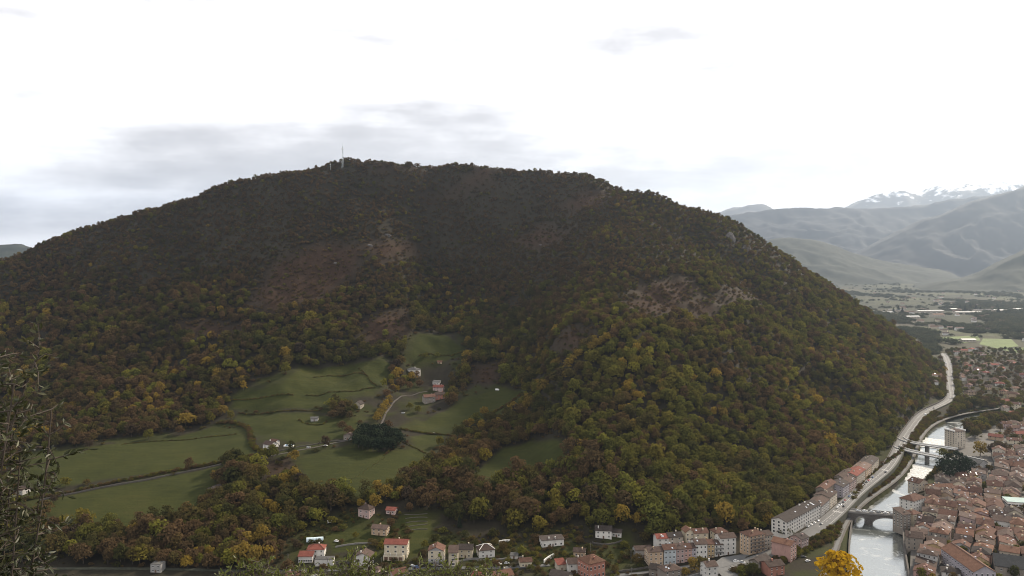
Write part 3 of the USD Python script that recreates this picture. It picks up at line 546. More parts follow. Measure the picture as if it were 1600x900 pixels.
def roof_shell(w, d, h, kind, rise, axis, o=0.55, t=0.28):
    if kind == 'flat':
        ms = [box(-w / 2 - 0.1, w / 2 + 0.1, -d / 2 - 0.1, d / 2 + 0.1, h + 0.003, h + 0.3)]
        return cat_mesh(ms)
    if kind == 'shed':
        k = rise / d
        v = [(x, y, h + 0.02 + (y + d / 2) * k + dz) for dz in (0, t) for y in (-d / 2 - o, d / 2 + o) for x in (-w / 2 - o, w / 2 + o)]
        f = np.array([[0, 2, 3, 1], [4, 5, 7, 6], [0, 1, 5, 4], [2, 6, 7, 3], [0, 4, 6, 2], [1, 3, 7, 5]])
        return np.array(v), np.vstack([f[:, [0, 1, 2]], f[:, [0, 2, 3]]])
    a, b = (d, w) if axis == 'x' else (w, d)
    k = rise / (a / 2); e = a / 2 + o; L = b / 2 + o; ze = h - o * k + 0.02
    hip = (a / 2) * (0.95 if kind == 'hip' else 0.0)
    R = max(b / 2 + (o if kind == 'gable' else 0) - hip, 0.05)
    def P(x, y, z): return (x, y, z) if axis == 'x' else (-y, x, z)
    v = []
    for dz in (0, t): v += [P(-L, -e, ze + dz), P(L, -e, ze + dz), P(L, e, ze + dz), P(-L, e, ze + dz), P(-R, 0, h + rise + 0.02 + dz), P(R, 0, h + rise + 0.02 + dz)]
    f = []
    for s in (0, 6):
        q = [[0, 1, 5, 4], [2, 3, 4, 5], [1, 2, 5], [3, 0, 4]] if kind == 'hip' else [[0, 1, 5, 4], [2, 3, 4, 5]]
        for g in q:
            g = [i + s for i in g]; g = g if s else g[::-1]
            f += [[g[0], g[1], g[2]]] + ([[g[0], g[2], g[3]]] if len(g) == 4 else [])
    rim = [0, 1, 2, 3] if kind == 'hip' else [0, 1, 5, 2, 3, 4]
    for i in range(len(rim)):
        p, q = rim[i], rim[(i + 1) % len(rim)]; f += [[p, q, q + 6], [p, q + 6, p + 6]]
    return np.array(v), np.array(f)
def roof_z(x, y, w, d, h, kind, rise, axis):
    if kind == 'flat': return h + 0.3
    if kind == 'shed': return h + 0.3 + (y + d / 2) * rise / d
    a, b, p, q = (d, w, y, x) if axis == 'x' else (w, d, x, y)
    z = h + rise * (1 - abs(p) / (a / 2))
    if kind == 'hip': z = min(z, h + rise * (b / 2 - abs(q)) / (a / 2 * 0.95))
    return z + 0.3
def window_boxes(w, d, h, sides, cols, rows, ww=1.0, wh=1.5, z0=1.0, gap=None):
    out = []; fl = (h - 0.3) / rows
    for s in sides:
        L = w if s in 'fb' else d; n = cols if s in 'fb' else max(1, int(round(cols * d / w)))
        for r in range(rows):
            for c in range(n):
                u = -L / 2 + L * (c + 0.5) / n; z = fl * r + z0
                out.append((s, u, z, min(z + wh, h - 0.25)))
    return out
def win_box(s, u, za, zb, w, d, ww, proud=0.05, deep=0.12, grow=0.0):
    a, b = u - ww / 2 - grow, u + ww / 2 + grow; za -= grow; zb += grow
    if s == 'f': return box(a, b, -d / 2 - proud, -d / 2 + deep, za, zb)
    if s == 'b': return box(a, b, d / 2 - deep, d / 2 + proud, za, zb)
    if s == 'l': return box(-w / 2 - proud, -w / 2 + deep, a, b, za, zb)
    return box(w / 2 - deep, w / 2 + proud, a, b, za, zb)
FOOT = []             # outlines of what is built
def house(label, px=None, py=None, z=None, X=None, Y=None, w=12.0, d=10.0, h=8.0, rz=0.0, wall='white', roof='rust', kind='gable', rise=2.4, axis='x', cols=3, rows=2, sides='fl', ww=1.0, wh=1.45, fine=True,
          chimneys=1, skylights=0, shutters=False, ridge=None, door=True, group=None, balconies=0, name='house', cat='house', seed=None, base='front', under=5.0, upper=None):
    """px, py: the spot of the picture where the middle of the front meets the ground."""
    rng = np.random.default_rng(abs(hash_of(label)) if seed is None else seed)
    if X is None:
        g = at(px, py, z) if z is not None else spot(px, py)
        X, Y, z = g[0] - math.sin(rz) * d / 2, g[1] + math.cos(rz) * d / 2, g[2]
    elif z is None: z = float(ground(X, Y))
    t = thing(name, (X, Y, z), rz, label, cat, group)
    wm, rm = 'wall_' + wall.replace(' ', '_'), 'roof_' + roof.replace(' ', '_')
    part(t, 'wall', wall_shell(w, d, h, kind, rise, axis, -under), wm)
    if upper: part(t, 'upper_wall', box(-w / 2 - 0.04, w / 2 + 0.04, -d / 2 - 0.04, d / 2 + 0.04, h * upper[0], h - 0.02), 'wall_' + upper[1].replace(' ', '_'))
    r = part(t, 'roof', roof_shell(w, d, h, kind, rise, axis), rm)
    for k in range(chimneys):
        cx, cy = rng.uniform(-0.36, 0.36) * w, rng.uniform(-0.3, 0.3) * d; cz = roof_z(cx, cy, w, d, h, kind, rise, axis)
        part(r, 'chimney', cat_mesh([box(cx - 0.38, cx + 0.38, cy - 0.55, cy + 0.55, cz - 0.9, cz + 1.1), box(cx - 0.48, cx + 0.48, cy - 0.65, cy + 0.65, cz + 1.1, cz + 1.28)]), wm)
    for k in range(skylights):
        cx, cy = rng.uniform(-0.38, 0.38) * w, rng.uniform(-0.42, -0.1) * d
        if axis == 'y': cx, cy = rng.uniform(-0.4, -0.12) * w * rng.choice([-1, 1]), rng.uniform(-0.38, 0.38) * d
        s = 0.55; q = [(cx + a * s, cy + b * s * 1.2) for a, b in ((-1, -1), (1, -1), (1, 1), (-1, 1))]
        v = np.array([(x, y, roof_z(x, y, w, d, h, kind, rise, axis) + dz) for dz in (-0.06, 0.10) for x, y in q])
        f = np.array([[3, 2, 1, 0], [4, 5, 6, 7], [0, 1, 5, 4], [1, 2, 6, 5], [2, 3, 7, 6], [3, 0, 4, 7]])
        part(r, 'skylight', (v, np.vstack([f[:, [0, 1, 2]], f[:, [0, 2, 3]]])), 'skylight')
    if ridge and kind != 'flat':
        a, b = (d, w) if axis == 'x' else (w, d); R = b / 2 - (a / 2 * 0.95 if kind == 'hip' else -0.5); zz = h + rise + 0.3
        p = [(-R, 0, zz), (R, 0, zz)]
        lines = [tube(p, 0.28, 5)]
        if kind == 'hip':
            zc = h + 0.25
            for sx in (-1, 1):
                for sy in (-1, 1): lines.append(tube([(sx * R, 0, zz), (sx * b / 2, sy * a / 2, zc)], 0.26, 5))
        ms = []
        for v, f in lines:
            if axis == 'y': v = np.stack([-v[:, 1], v[:, 0], v[:, 2]], 1)
            ms.append((v, f))
        part(r, 'ridge_tiles', cat_mesh(ms), ridge)
    wins = window_boxes(w, d, h, sides, cols, rows, ww, wh)
    wins = [q for q in wins if not (q[0] == 'f' and q[2] < 1.2 and abs(q[1]) < 0.9 and door)]
    if fine:
        for s, u, za, zb in wins:
            wn = part(t, 'window', win_box(s, u, za, zb, w, d, ww), 'glass_dark')
            part(wn, 'surround', cat_mesh([win_box(s, u, za - 0.16, za, w, d, ww + 0.3, 0.12), win_box(s, u, zb, zb + 0.14, w, d, ww + 0.3, 0.09)]), 'trim_white')
            if shutters:
                for q in (-1, 1): part(wn, 'shutter', win_box(s, u + q * (ww / 2 + 0.28), za, zb, w, d, 0.5, 0.09, 0.0), 'shutter')
    elif wins:
        part(t, 'windows', cat_mesh([win_box(s, u, za, zb, w, d, ww) for s, u, za, zb in wins if rng.uniform() > 0.12] or [win_box('f', 0, 1, 2, w, d, ww)]), 'glass_dark', kind='stuff')
    if door: part(t, 'door', win_box('f', 0.0, 0.0, 2.1, w, d, 1.1, 0.08), 'door_wood')
    for k in range(balconies):
        zb = (h - 0.3) / rows * (k + 1) + 0.35
        bl = part(t, 'balcony', box(-w * 0.44, w * 0.44, -d / 2 - 1.3, -d / 2 - 0.02, zb - 0.18, zb), 'concrete')
        rail = [box(-w * 0.44, w * 0.44, -d / 2 - 1.28, -d / 2 - 1.22, zb + 0.95, zb + 1.02)] + [box(x - 0.03, x + 0.03, -d / 2 - 1.28, -d / 2 - 1.22, zb, zb + 0.95) for x in np.arange(-w * 0.43, w * 0.44, 0.35)]
        part(bl, 'railing', cat_mesh(rail), 'rail_iron')
    c, s_ = math.cos(rz), math.sin(rz)
    FOOT.append(Polygon([(X + c * a - s_ * b, Y + s_ * a + c * b) for a, b in ((-w / 2, -d / 2), (w / 2, -d / 2), (w / 2, d / 2), (-w / 2, d / 2))]))
    return t
def hash_of(s):
    k = 5381
    for ch in s: k = (k * 33 + ord(ch)) & 0x7FFFFFFF
    return k

# ---------------------------------------------------------------- villas below the hill
house('rose walled house with brown hip roof, highest of the villas under the meadow', 568, 811, w=11, d=9, h=7.5, rz=-0.42, wall='rose', roof='brown', kind='hip', rise=2.6, cols=2, rows=2, sides='fr', chimneys=1)
house('small house with faded pink roof and open porch below the rose house', 592, 838, w=13, d=8, h=5.6, rz=-0.22, wall='tan', roof='faded pink', kind='gable', rise=1.9, cols=3, rows=2, sides='fr', chimneys=1)
house('white villa with bright red hip roof beside the plastic greenhouse', 493, 872, w=13, d=9.5, h=6.5, rz=0.06, wall='white', roof='red', kind='hip', rise=2.4, cols=3, rows=2, sides='fr', chimneys=2, ridge='roof_orange')
house('low white veranda with red roof in front of the red roofed villa', 477, 880, w=10.5, d=6, h=5.0, rz=0.02, wall='white', roof='red', kind='shed', rise=1.6, cols=6, rows=1, sides='f', ww=1.1, wh=1.3, chimneys=0, door=False, name='veranda', cat='veranda')
house('white walled terrace block right of the red roofed veranda', 506, 885, w=14, d=7, h=4.6, rz=0.03, wall='white', roof='grey', kind='flat', cols=2, rows=1, sides='f', chimneys=0, name='terrace_block', cat='terrace')
house('white gabled house with brown roof half hidden by the near shrub', 566, 887, w=12.5, d=10, h=7.5, rz=-0.10, wall='white', roof='brown', kind='gable', rise=2.7, axis='y', cols=2, rows=2, sides='fr', chimneys=1, ridge='roof_faded_pink')
house('little shed with brown roof beside the cream four garage villa', 584, 897, w=7, d=5, h=3.2, rz=-0.3, wall='rose', roof='brown', kind='hip', rise=1.4, cols=1, rows=1, sides='f', chimneys=0, name='shed', cat='shed')
cv = house('large cream villa with red roof, terrace and four garage doors', 618, 873, w=17.5, d=10, h=10.8, rz=-0.06, wall='cream', roof='red', kind='gable', rise=2.2, cols=3, rows=3, sides='fr', chimneys=1, ww=1.5)
part(cv, 'terrace', box(-8.7, 7.3, -9.6, -5.02, -5.0, 3.4), 'wall_cream')
for k in range(4): part(cv, 'garage_door', box(-7.7 + 3.7 * k, -5.0 + 3.7 * k, -9.72, -9.5, 0.2, 2.6), 'door_wood')
for k in range(4): part(cv, 'awning_post', box(-8.0 + 4.8 * k, -7.75 + 4.8 * k, -9.3, -9.05, 3.4, 5.6), 'trim_white')
part(cv, 'railing', cat_mesh([box(-8.7, 7.3, -9.55, -9.48, 4.25, 4.35)] + [box(x, x + 0.08, -9.55, -9.48, 3.4, 4.25) for x in np.arange(-8.6, 7.3, 0.6)]), 'rail_iron')
house('orange roofed house cut by the picture edge below the cream villa', 626, 912, w=11, d=9, h=6.5, rz=0.55, wall='rose', roof='orange', kind='gable', rise=2.6, axis='x', cols=2, rows=2, sides='fl', chimneys=0)
house('tall grey house with cream gable and orange ridge line', 681, 885, w=11.5, d=11, h=11.5, rz=-0.03, wall='grey', roof='rust', kind='gable', rise=2.6, axis='y', cols=2, rows=4, sides='fr', chimneys=1, ridge='roof_orange', upper=(0.48, 'cream'), ww=1.4, balconies=1)
house('narrow white tower house with three stacked windows', 708, 886, w=6.8, d=8, h=10.2, rz=0.0, wall='cream', roof='brown', kind='shed', rise=2.4, cols=1, rows=3, sides='f', chimneys=0, ww=2.2, door=False)
house('cream house with dull brown roof behind the narrow tower house', 727, 872, w=11, d=8.5, h=6.6, rz=-0.05, wall='cream', roof='dark brown', kind='gable', rise=2.6, cols=2, rows=2, sides='fr', chimneys=1)
house('white villa with brown hip roof outlined by white ridge tiles', 761, 872, w=12.5, d=10, h=6.0, rz=0.28, wall='white', roof='brown', kind='hip', rise=2.8, cols=2, rows=2, sides='fl', chimneys=0, ridge='trim_white')
house('long low white bungalow with flat brown roof on the slope', 864, 854, w=18, d=8.5, h=5.2, rz=0.22, wall='white', roof='dark brown', kind='shed', rise=0.7, cols=4, rows=1, sides='fl', chimneys=2, ww=1.3)
house('white villa with dark brown roof and stone base at wood edge', 943, 842, w=13, d=9, h=6.4, rz=-0.12, wall='white', roof='dark brown', kind='gable', rise=2.6, cols=3, rows=2, sides='fr', chimneys=1)
house('low white annex stepping down right of the dark brown roofed villa', 963, 841, w=8, d=6, h=3.6, rz=-0.2, wall='white', roof='dark brown', kind='shed', rise=0.8, cols=2, rows=1, sides='f', chimneys=0, name='annex', cat='annex')
house('small white garden shed beside the round lime tree', 803, 875, w=5.5, d=4, h=2.6, rz=-0.15, wall='white', roof='grey', kind='shed', rise=0.6, cols=1, rows=1, sides='', chimneys=0, name='shed', cat='shed')
house('brown orange roof just above the picture edge under the garden shed', 788, 916, w=15, d=10, h=6.5, rz=0.5, wall='beige', roof='orange', kind='gable', rise=2.7, cols=3, rows=2, sides='fl', chimneys=1)
house('red lean-to beside the brick red house with hip roof', 878, 893, w=6.5, d=6, h=4.6, rz=0.35, wall='beige', roof='red', kind='shed', rise=2.0, cols=1, rows=1, sides='', chimneys=0, name='lean_to', cat='lean-to')
house('white walled house with brown roof joined to the brick red house', 899, 897, w=11, d=9, h=7.2, rz=0.12, wall='white', roof='brown', kind='gable', rise=2.6, cols=2, rows=2, sides='f', chimneys=1)
house('grey brown roof at the picture edge left of the red lean-to', 872, 914, w=14, d=10, h=6.0, rz=-0.5, wall='stone', roof='dark brown', kind='gable', rise=2.6, cols=3, rows=2, sides='f', chimneys=0)
house('brick red house with orange hip roof and arched window row', 933, 904, w=14.5, d=14.5, h=11.5, rz=0.52, wall='brick red', roof='orange', kind='hip', rise=3.6, cols=4, rows=2, sides='fl', chimneys=1, ww=1.3, wh=2.2)
house('orange roof at the picture edge below the veranda', 460, 914, w=12, d=9, h=5.5, rz=0.1, wall='cream', roof='orange', kind='gable', rise=2.2, cols=3, rows=2, sides='f', chimneys=1)
house('grey gabled outbuilding right of the orange roof at the picture edge', 490, 912, w=8, d=8, h=5.0, rz=-0.5, wall='white', roof='grey', kind='gable', rise=2.2, axis='y', cols=2, rows=1, sides='f', chimneys=0, name='outbuilding', cat='outbuilding')
house('small red roof at the picture edge right of the narrow tower house', 746, 914, w=9, d=8, h=5.0, rz=-0.4, wall='cream', roof='red', kind='gable', rise=2.0, cols=2, rows=1, sides='f', chimneys=1)
house('cream cottage with rust roof between the ridge tiled villa and the garden shed', 822, 888, w=9, d=7, h=4.2, rz=0.15, wall='cream', roof='rust', kind='gable', rise=1.9, cols=2, rows=1, sides='fr', chimneys=1, name='cottage', cat='cottage')
house('tan cottage with brown roof below the long white bungalow', 905, 872, w=9, d=7, h=4.0, rz=-0.2, wall='tan', roof='brown', kind='gable', rise=1.9, cols=2, rows=1, sides='fr', chimneys=1, name='cottage', cat='cottage')
house('small rose house with red roof right of the rose walled house', 610, 806, w=8, d=6.5, h=3.6, rz=-0.2, wall='rose', roof='red', kind='gable', rise=1.7, cols=2, rows=1, sides='fr', chimneys=0, name='cottage', cat='cottage')
# ---------------------------------------------------------------- pastel terrace above the street
TER_ROW = [(1025, 884, 11.5, 10.5, 'tan', 'brown', 'tan walled end house of the pastel terrace row'), (1047, 882, 9.5, 11.2, 'pale blue', 'rust', 'pale blue terrace house between the tan and the grey pink ones'), (1063, 880, 6.8, 10.7, 'rose', 'brown', 'narrow rose grey terrace house beside the pale blue one'),
           (1075, 878, 6.0, 10.2, 'pink', 'rust', 'narrow pink house in the middle of the pastel terrace'), (1083, 877, 5.0, 9.6, 'lilac grey', 'brown', 'thin lilac grey house between the pink and the white terrace houses'), (1096, 875, 9.5, 11.4, 'white', 'brown', 'white terrace house with three window columns beside the yellow one'),
           (1111, 872, 5.6, 10.5, 'ochre', 'rust', 'slim yellow house near the right end of the terrace'), (1123, 870, 6.5, 9.0, 'white', 'brown', 'low white house with dark balconies at the terrace end')]
for i, (px, py, w, h, wl, rf, lb) in enumerate(TER_ROW):
    house(lb, px, py, w=w - 0.05, d=10 + 0.3 * (i % 3), h=h, rz=0.16, wall=wl, roof=rf, kind='gable', rise=2.0 + 0.15 * (i % 3), cols=3 if w > 9 else 2, rows=3, sides='f' + ('l' if i == 0 else ''), chimneys=1, skylights=i % 2, group='pastel terrace houses', balconies=2 if i == 7 else 0)
house('tall white house with brown roof and dark awning at the terrace end', 1138, 868, w=13, d=10, h=13.0, rz=0.2, wall='white', roof='brown', kind='gable', rise=2.2, cols=3, rows=4, sides='fl', chimneys=1)
house('low brown roofed wing at the far left end of the terrace', 1006, 872, w=13, d=8, h=6.0, rz=0.16, wall='grey', roof='brown', kind='gable', rise=1.9, cols=2, rows=1, sides='f', chimneys=0, name='wing', cat='house')
BACK = [(1036, 866, 9.5, 12.0, 'white', 'red', 'white house under a red roof behind the pale blue terrace house'), (1056, 864, 11.5, 12.2, 'beige', 'dark brown', 'beige house with dark brown roof in the back terrace row'), (1078, 861, 7.0, 14.0, 'cream', 'orange', 'cream gabled house with orange roof rising behind the terrace'),
        (1096, 860, 11.5, 13.3, 'cream', 'rust', 'cream house with rust roof behind the white terrace house')]
for i, (px, py, w, h, wl, rf, lb) in enumerate(BACK):
    house(lb, px, py, w=w, d=9, h=h, rz=0.16, wall=wl, roof=rf, kind='gable', rise=2.2, axis='y' if i == 2 else 'x', cols=2, rows=4, sides='f', chimneys=1, skylights=1, door=False)
house('topmost house with rust roof above the pastel terrace', 1128, 848, w=11, d=9, h=7.5, rz=0.3, wall='cream', roof='rust', kind='hip', rise=2.4, cols=3, rows=2, sides='fl', chimneys=1)
house('dark brown roof in front of the tan terrace house', 1026, 902, w=12, d=9, h=5.2, rz=-0.5, wall='stone', roof='dark brown', kind='gable', rise=2.3, cols=2, rows=1, sides='f', chimneys=1)
house('faded brown roof with skylights in front of the rose terrace house', 1052, 905, w=14, d=10, h=6.0, rz=0.35, wall='stone', roof='brown', kind='hip', rise=2.4, cols=3, rows=2, sides='f', chimneys=1, skylights=2)
house('white house with tall dark windows below the street tree', 1113, 910, w=8.5, d=10, h=10.0, rz=0.25, wall='white', roof='brown', kind='gable', rise=2.2, cols=2, rows=3, sides='fl', chimneys=1)
house('five storey apartment block with iron balconies and red roof', 1183, 866, w=15, d=11, h=14.0, rz=0.42, wall='tan', roof='rust', kind='hip', rise=2.6, cols=4, rows=5, sides='fl', chimneys=3, balconies=4, ww=1.1, name='apartment_block', cat='apartment block')
house('tan house with brown roof joined right of the balcony apartment block', 1201, 860, w=8, d=10, h=11.5, rz=0.42, wall='beige', roof='brown', kind='gable', rise=2.0, cols=3, rows=4, sides='f', chimneys=1)
house('blank pink gabled house with faded red roof in front of the long white block', 1240, 876, w=11, d=15, h=12.5, rz=0.85, wall='pink', roof='orange', kind='gable', rise=2.2, axis='y', cols=3, rows=4, sides='f', chimneys=1)
house('rust walled house with dark roof right of the pink gabled house', 1258, 861, w=10, d=10, h=9.0, rz=0.7, wall='rose', roof='dark brown', kind='gable', rise=2.0, cols=3, rows=3, sides='fl', chimneys=1)
house('low house with dark roof and arched white end below the apartment block', 1196, 890, w=16, d=9, h=6.0, rz=0.75, wall='stone', roof='dark brown', kind='gable', rise=2.2, cols=3, rows=2, sides='fl', chimneys=1)
house('brown walled house with stepped roof under the pink gabled house', 1214, 900, w=13, d=11, h=7.0, rz=0.3, wall='brick red', roof='brown', kind='gable', rise=2.2, cols=3, rows=2, sides='f', chimneys=1)
# ---------------------------------------------------------------- row along the riverside road: long white block and its neighbours
def along(label, p, q, d, h, z=4.0, **kw):
    """A building whose front stands on the line between two spots of the picture."""
    a, b = at(p[0], p[1], z), at(q[0], q[1], z); v = b - a; L = math.hypot(v[0], v[1]); rz = math.atan2(v[1], v[0])
    n = np.array([-math.sin(rz), math.cos(rz)]); c = (a + b)[:2] / 2 + n * d / 2
    return house(label, X=c[0], Y=c[1], z=z, w=L - 0.1, d=d, h=h, rz=rz, **kw)
along('long white four storey block with a grid of windows beside the road', (1229, 838), (1282, 808), 13, 11.2, wall='white', roof='dark brown', kind='gable', rise=2.4, cols=15, rows=4, sides='fl', ww=1.5, wh=1.7, chimneys=3, skylights=6, name='apartment_block', cat='apartment block')
ROWS = [((1283, 807.5), (1296, 796), 13, 9.2, 'grey', 'brown', 'grey house with brown roof next to the long white block'), ((1296.5, 795.5), (1308, 785.5), 14, 10.0, 'beige', 'brown', 'beige house with long brown roof and roof window on the road row'), ((1317, 777.5), (1327, 769.5), 14, 9.6, 'lilac grey', 'dark brown', 'lilac grey house after the gap in the road row'),
        ((1327.5, 769), (1338, 761), 13, 8.8, 'rose', 'brown', 'rose house with brown roof in the middle of the road row'), ((1338.5, 760.5), (1352, 749.5), 13, 10.4, 'beige', 'red', 'beige house with red roof and roof boxes on the road row'), ((1353, 748), (1362, 739.5), 14, 8.8, 'tan', 'faded pink', 'tan house with faded pink roof near the far end of the road row'),
        ((1362.5, 739), (1373, 728), 14, 8.4, 'beige', 'dark brown', 'last house of the road row with a pale framed flat roof')]
for i, (p, q, d, h, wl, rf, lb) in enumerate(ROWS):
    along(lb, p, q, d, h, wall=wl, roof=rf, kind='gable', rise=2.2, cols=4, rows=4, sides='fl', chimneys=2, skylights=1 + i % 2, group='houses along the riverside road')
along('small brown roof behind the road row under the yellow tree', (1318, 762), (1334, 750), 9, 9, z=6, wall='stone', roof='brown', kind='gable', rise=2.2, cols=3, rows=2, sides='l', chimneys=1)
along('dark red back building behind the beige house of the road row', (1290, 781), (1306, 768), 9, 9, z=7, wall='stone', roof='rust', kind='gable', rise=2.2, cols=3, rows=2, sides='l', chimneys=1, skylights=1)
# ---------------------------------------------------------------- hamlet houses among the meadows
house('white farmhouse with grey brown roof where the meadow walls meet', 417, 706, w=11, d=9, h=7.0, rz=-0.5, wall='white', roof='brown', kind='gable', rise=2.6, cols=2, rows=2, sides='fr', chimneys=1)
house('white barn wing attached behind the white farmhouse', 426, 698, w=8, d=6, h=5.0, rz=-0.5, wall='white', roof='rust', kind='gable', rise=1.8, cols=2, rows=1, sides='fr', chimneys=0, name='barn', cat='barn')
house('stone cottage with ruined gable beside the dark conifer block', 543, 688, w=9, d=7, h=5.0, rz=-0.2, wall='stone', roof='brown', kind='gable', rise=2.0, axis='y', cols=2, rows=1, sides='fr', chimneys=0, name='cottage', cat='cottage')
house('steep roofed pale cottage above the round brown trees', 558, 639, w=9, d=8, h=5.0, rz=-0.4, wall='beige', roof='dark brown', kind='gable', rise=3.0, axis='y', cols=2, rows=1, sides='fr', chimneys=0, name='cottage', cat='cottage')
house('white house with grey roof highest above the hamlet', 643, 585, w=15, d=10, h=6.0, rz=-0.55, wall='white', roof='grey', kind='hip', rise=2.2, cols=3, rows=1, sides='fr', chimneys=1)
house('bright red roofed house in the middle of the hamlet', 684, 612, w=13, d=9, h=5.5, rz=-0.2, wall='rose', roof='red', kind='gable', rise=2.2, cols=3, rows=2, sides='fr', chimneys=1)
house('dark stone house with rust roof lowest in the hamlet', 672, 630, w=14, d=10, h=7.5, rz=0.4, wall='stone', roof='rust', kind='gable', rise=2.4, cols=3, rows=2, sides='fl', chimneys=1)
house('brown roofed house between the hamlet houses', 688, 625, w=12, d=9, h=6.0, rz=0.3, wall='brick red', roof='brown', kind='gable', rise=2.2, cols=3, rows=2, sides='f', chimneys=1)
house('small grey blue roofed shed at the top of the hamlet', 681, 602, w=9, d=7, h=4.0, rz=-0.2, wall='white', roof='grey', kind='shed', rise=1.0, cols=2, rows=1, sides='f', chimneys=0, name='shed', cat='shed')
house('tiny grey hut in the pond hollow of the meadow', 491, 659, w=8, d=6, h=3.2, rz=0.1, wall='grey', roof='grey', kind='gable', rise=1.4, cols=1, rows=1, sides='', chimneys=0, name='hut', cat='hut')
house('little cabin with orange roof above the hamlet trees', 687, 570, w=6, d=5, h=2.6, rz=0.0, wall='tan', roof='orange', kind='gable', rise=1.2, cols=1, rows=1, sides='', chimneys=0, name='cabin', cat='cabin')
house('grey stone house beside the gold sapling at the meadow corner', 342, 752, w=10, d=8, h=6.0, rz=-0.7, wall='stone', roof='brown', kind='gable', rise=2.2, cols=2, rows=2, sides='fr', chimneys=1)
house('old stone barn with sagging brown roof at the lower meadow corner', 331, 774, w=13, d=9, h=5.0, rz=-0.4, wall='stone', roof='dark brown', kind='gable', rise=2.6, axis='y', cols=2, rows=1, sides='f', chimneys=0, name='barn', cat='barn')
house('white house with brown roof seen through the near branches', 32, 823, w=11, d=9, h=6.5, rz=-0.5, wall='cream', roof='brown', kind='gable', rise=2.4, cols=2, rows=2, sides='fr', chimneys=1)
house('white bungalow at the left end of the meadow wall', 28, 773, w=12, d=8, h=4.2, rz=-0.4, wall='white', roof='brown', kind='gable', rise=2.0, cols=2, rows=1, sides='fr', chimneys=1)
house('low house with rust roof below the one behind the branches', 46, 862, w=11, d=8, h=4.0, rz=-0.2, wall='rose', roof='rust', kind='gable', rise=2.0, cols=2, rows=1, sides='fr', chimneys=0)
house('small pale cube hut beside the dark road at the picture edge', 243, 895, w=8, d=7, h=6.0, rz=-0.1, wall='grey', roof='grey', kind='flat', cols=2, rows=2, sides='f', chimneys=0, name='hut', cat='hut')

# ---------------------------------------------------------------- riverside road, kerbs, markings, walls
mat('asphalt', {'g': ('geometry', {}), 'n': ('noise_texture', {'scale': 0.12, 'detail': 7.0, 'roughness': 0.7}), 'r': ('rgb_ramp', {'ramp': [(0.3, (0.064, 0.064, 0.064)), (0.5, (0.081, 0.081, 0.081)), (0.7, (0.100, 0.100, 0.099))]}), 'p': ('principled_bsdf', {'roughness': 0.75, 'specular_ior_level': 0.3})},
    [('g.position', 'n.vector'), ('n.fac', 'r.fac'), ('r.color', 'p.base_color')])
plain('pavement', (0.10, 0.10, 0.099), 0.85, 0.2, 0.4)
plain('ballast', (0.075, 0.066, 0.058), 0.95, 0.35, 1.2)
plain('paving', (0.075, 0.070, 0.064), 0.9, 0.35, 0.12)
plain('road_paint', (0.5, 0.5, 0.49), 0.6, 0.08)
plain('mossy_stone', (0.040, 0.042, 0.029), 0.95, 0.5, 0.5)
plain('steel', (0.30, 0.29, 0.28), 0.35, 0.2, 2.0, metal=0.8)
H = ROAD_HALF
solo('road', ribbon(ROAD, -H + 1.2, H - 1.2), 'asphalt', kind='structure')
solo('pavement', curb(ROAD, -H - 1.0, -H + 1.21, -0.4, 0.13), 'pavement', kind='structure')
solo('pavement', curb(ROAD, H - 1.21, H + 1.0, -0.4, 0.13), 'pavement', kind='structure')
m_ = ROAD[:, 1] > 690
dash = []
for i in range(0, len(ROAD) - 2, 3):
    for off in (-0.5, ):
        if ROAD[i, 1] > 680: dash.append(curb(ROAD[i:i + 2], off * 0 - 0.09, off * 0 + 0.09, 0.004, 0.012))
solo('lane_markings', cat_mesh(dash), 'road_paint', kind='structure')
edge_l = [curb(ROAD[m_], s * (H[m_] - o) - 0.08, s * (H[m_] - o) + 0.08, 0.004, 0.012) for s, o in ((1, 1.7), (-1, 3.9))]
solo('lane_markings', cat_mesh(edge_l), 'road_paint', kind='structure')
# crossings: bars across the road
def crossing(i):
    c, n = ROAD[i], side(ROAD)[i]; t = np.array([-n[1], n[0]]); out = []
    for o in np.arange(-H[i] + 1.9, H[i] - 1.9, 1.1):
        p = c[:2] + n * o; q = [p + t * a + n * b for a, b in ((-1.4, -0.22), (1.4, -0.22), (1.4, 0.22), (-1.4, 0.22))]
        v = np.array([(*x, c[2] + z) for z in (0.004, 0.016) for x in q]); f = np.array([[3, 2, 1, 0], [4, 5, 6, 7], [0, 1, 5, 4], [1, 2, 6, 5], [2, 3, 7, 6], [3, 0, 4, 7]]); out.append((v, f))
    return cat_mesh(out)
for px, py in ((1312, 800), (1386, 735), (1402, 702)):
    g = at(px, py, 4); i = int(np.argmin(np.linalg.norm(ROAD[:, :2] - g[:2], axis=1)))
    solo('lane_markings', crossing(i), 'road_paint', kind='structure')
wall_run = (ROAD[:, 1] > 668) & (ROAD[:, 1] < 1330)
solo('retaining_wall', curb(ROAD[wall_run], H[wall_run] + 1.003, H[wall_run] + 1.6, -6.5, 0.9), 'mossy_stone', label='dark mossy retaining wall holding up the riverside road', cat='wall')
back_run = (ROAD[:, 1] > 880) & (ROAD[:, 1] < 1700)
solo('rock_cutting_wall', curb(ROAD[back_run], -H[back_run] - 1.6, -H[back_run] - 1.003, -1.0, 2.2), 'old_stone', label='low stone wall at the hill side of the riverside road', cat='wall')
solo('track_bed', ribbon(TRACK, -3.0, 2.6, -0.25), 'ballast', kind='structure')
solo('lower_road', ribbon(TRACK, -1.6, 1.0, -0.05), 'pavement', kind='structure')
bank = RIVER[(RIVER[:, 1] > 560) & (RIVER[:, 1] < 720)]
solo('river_wall', curb(bank, -RIVER_HALF - 1.2, -RIVER_HALF - 0.4, -3.5, 4.6), 'old_stone', label='grey stone river wall below the lower track', cat='wall')
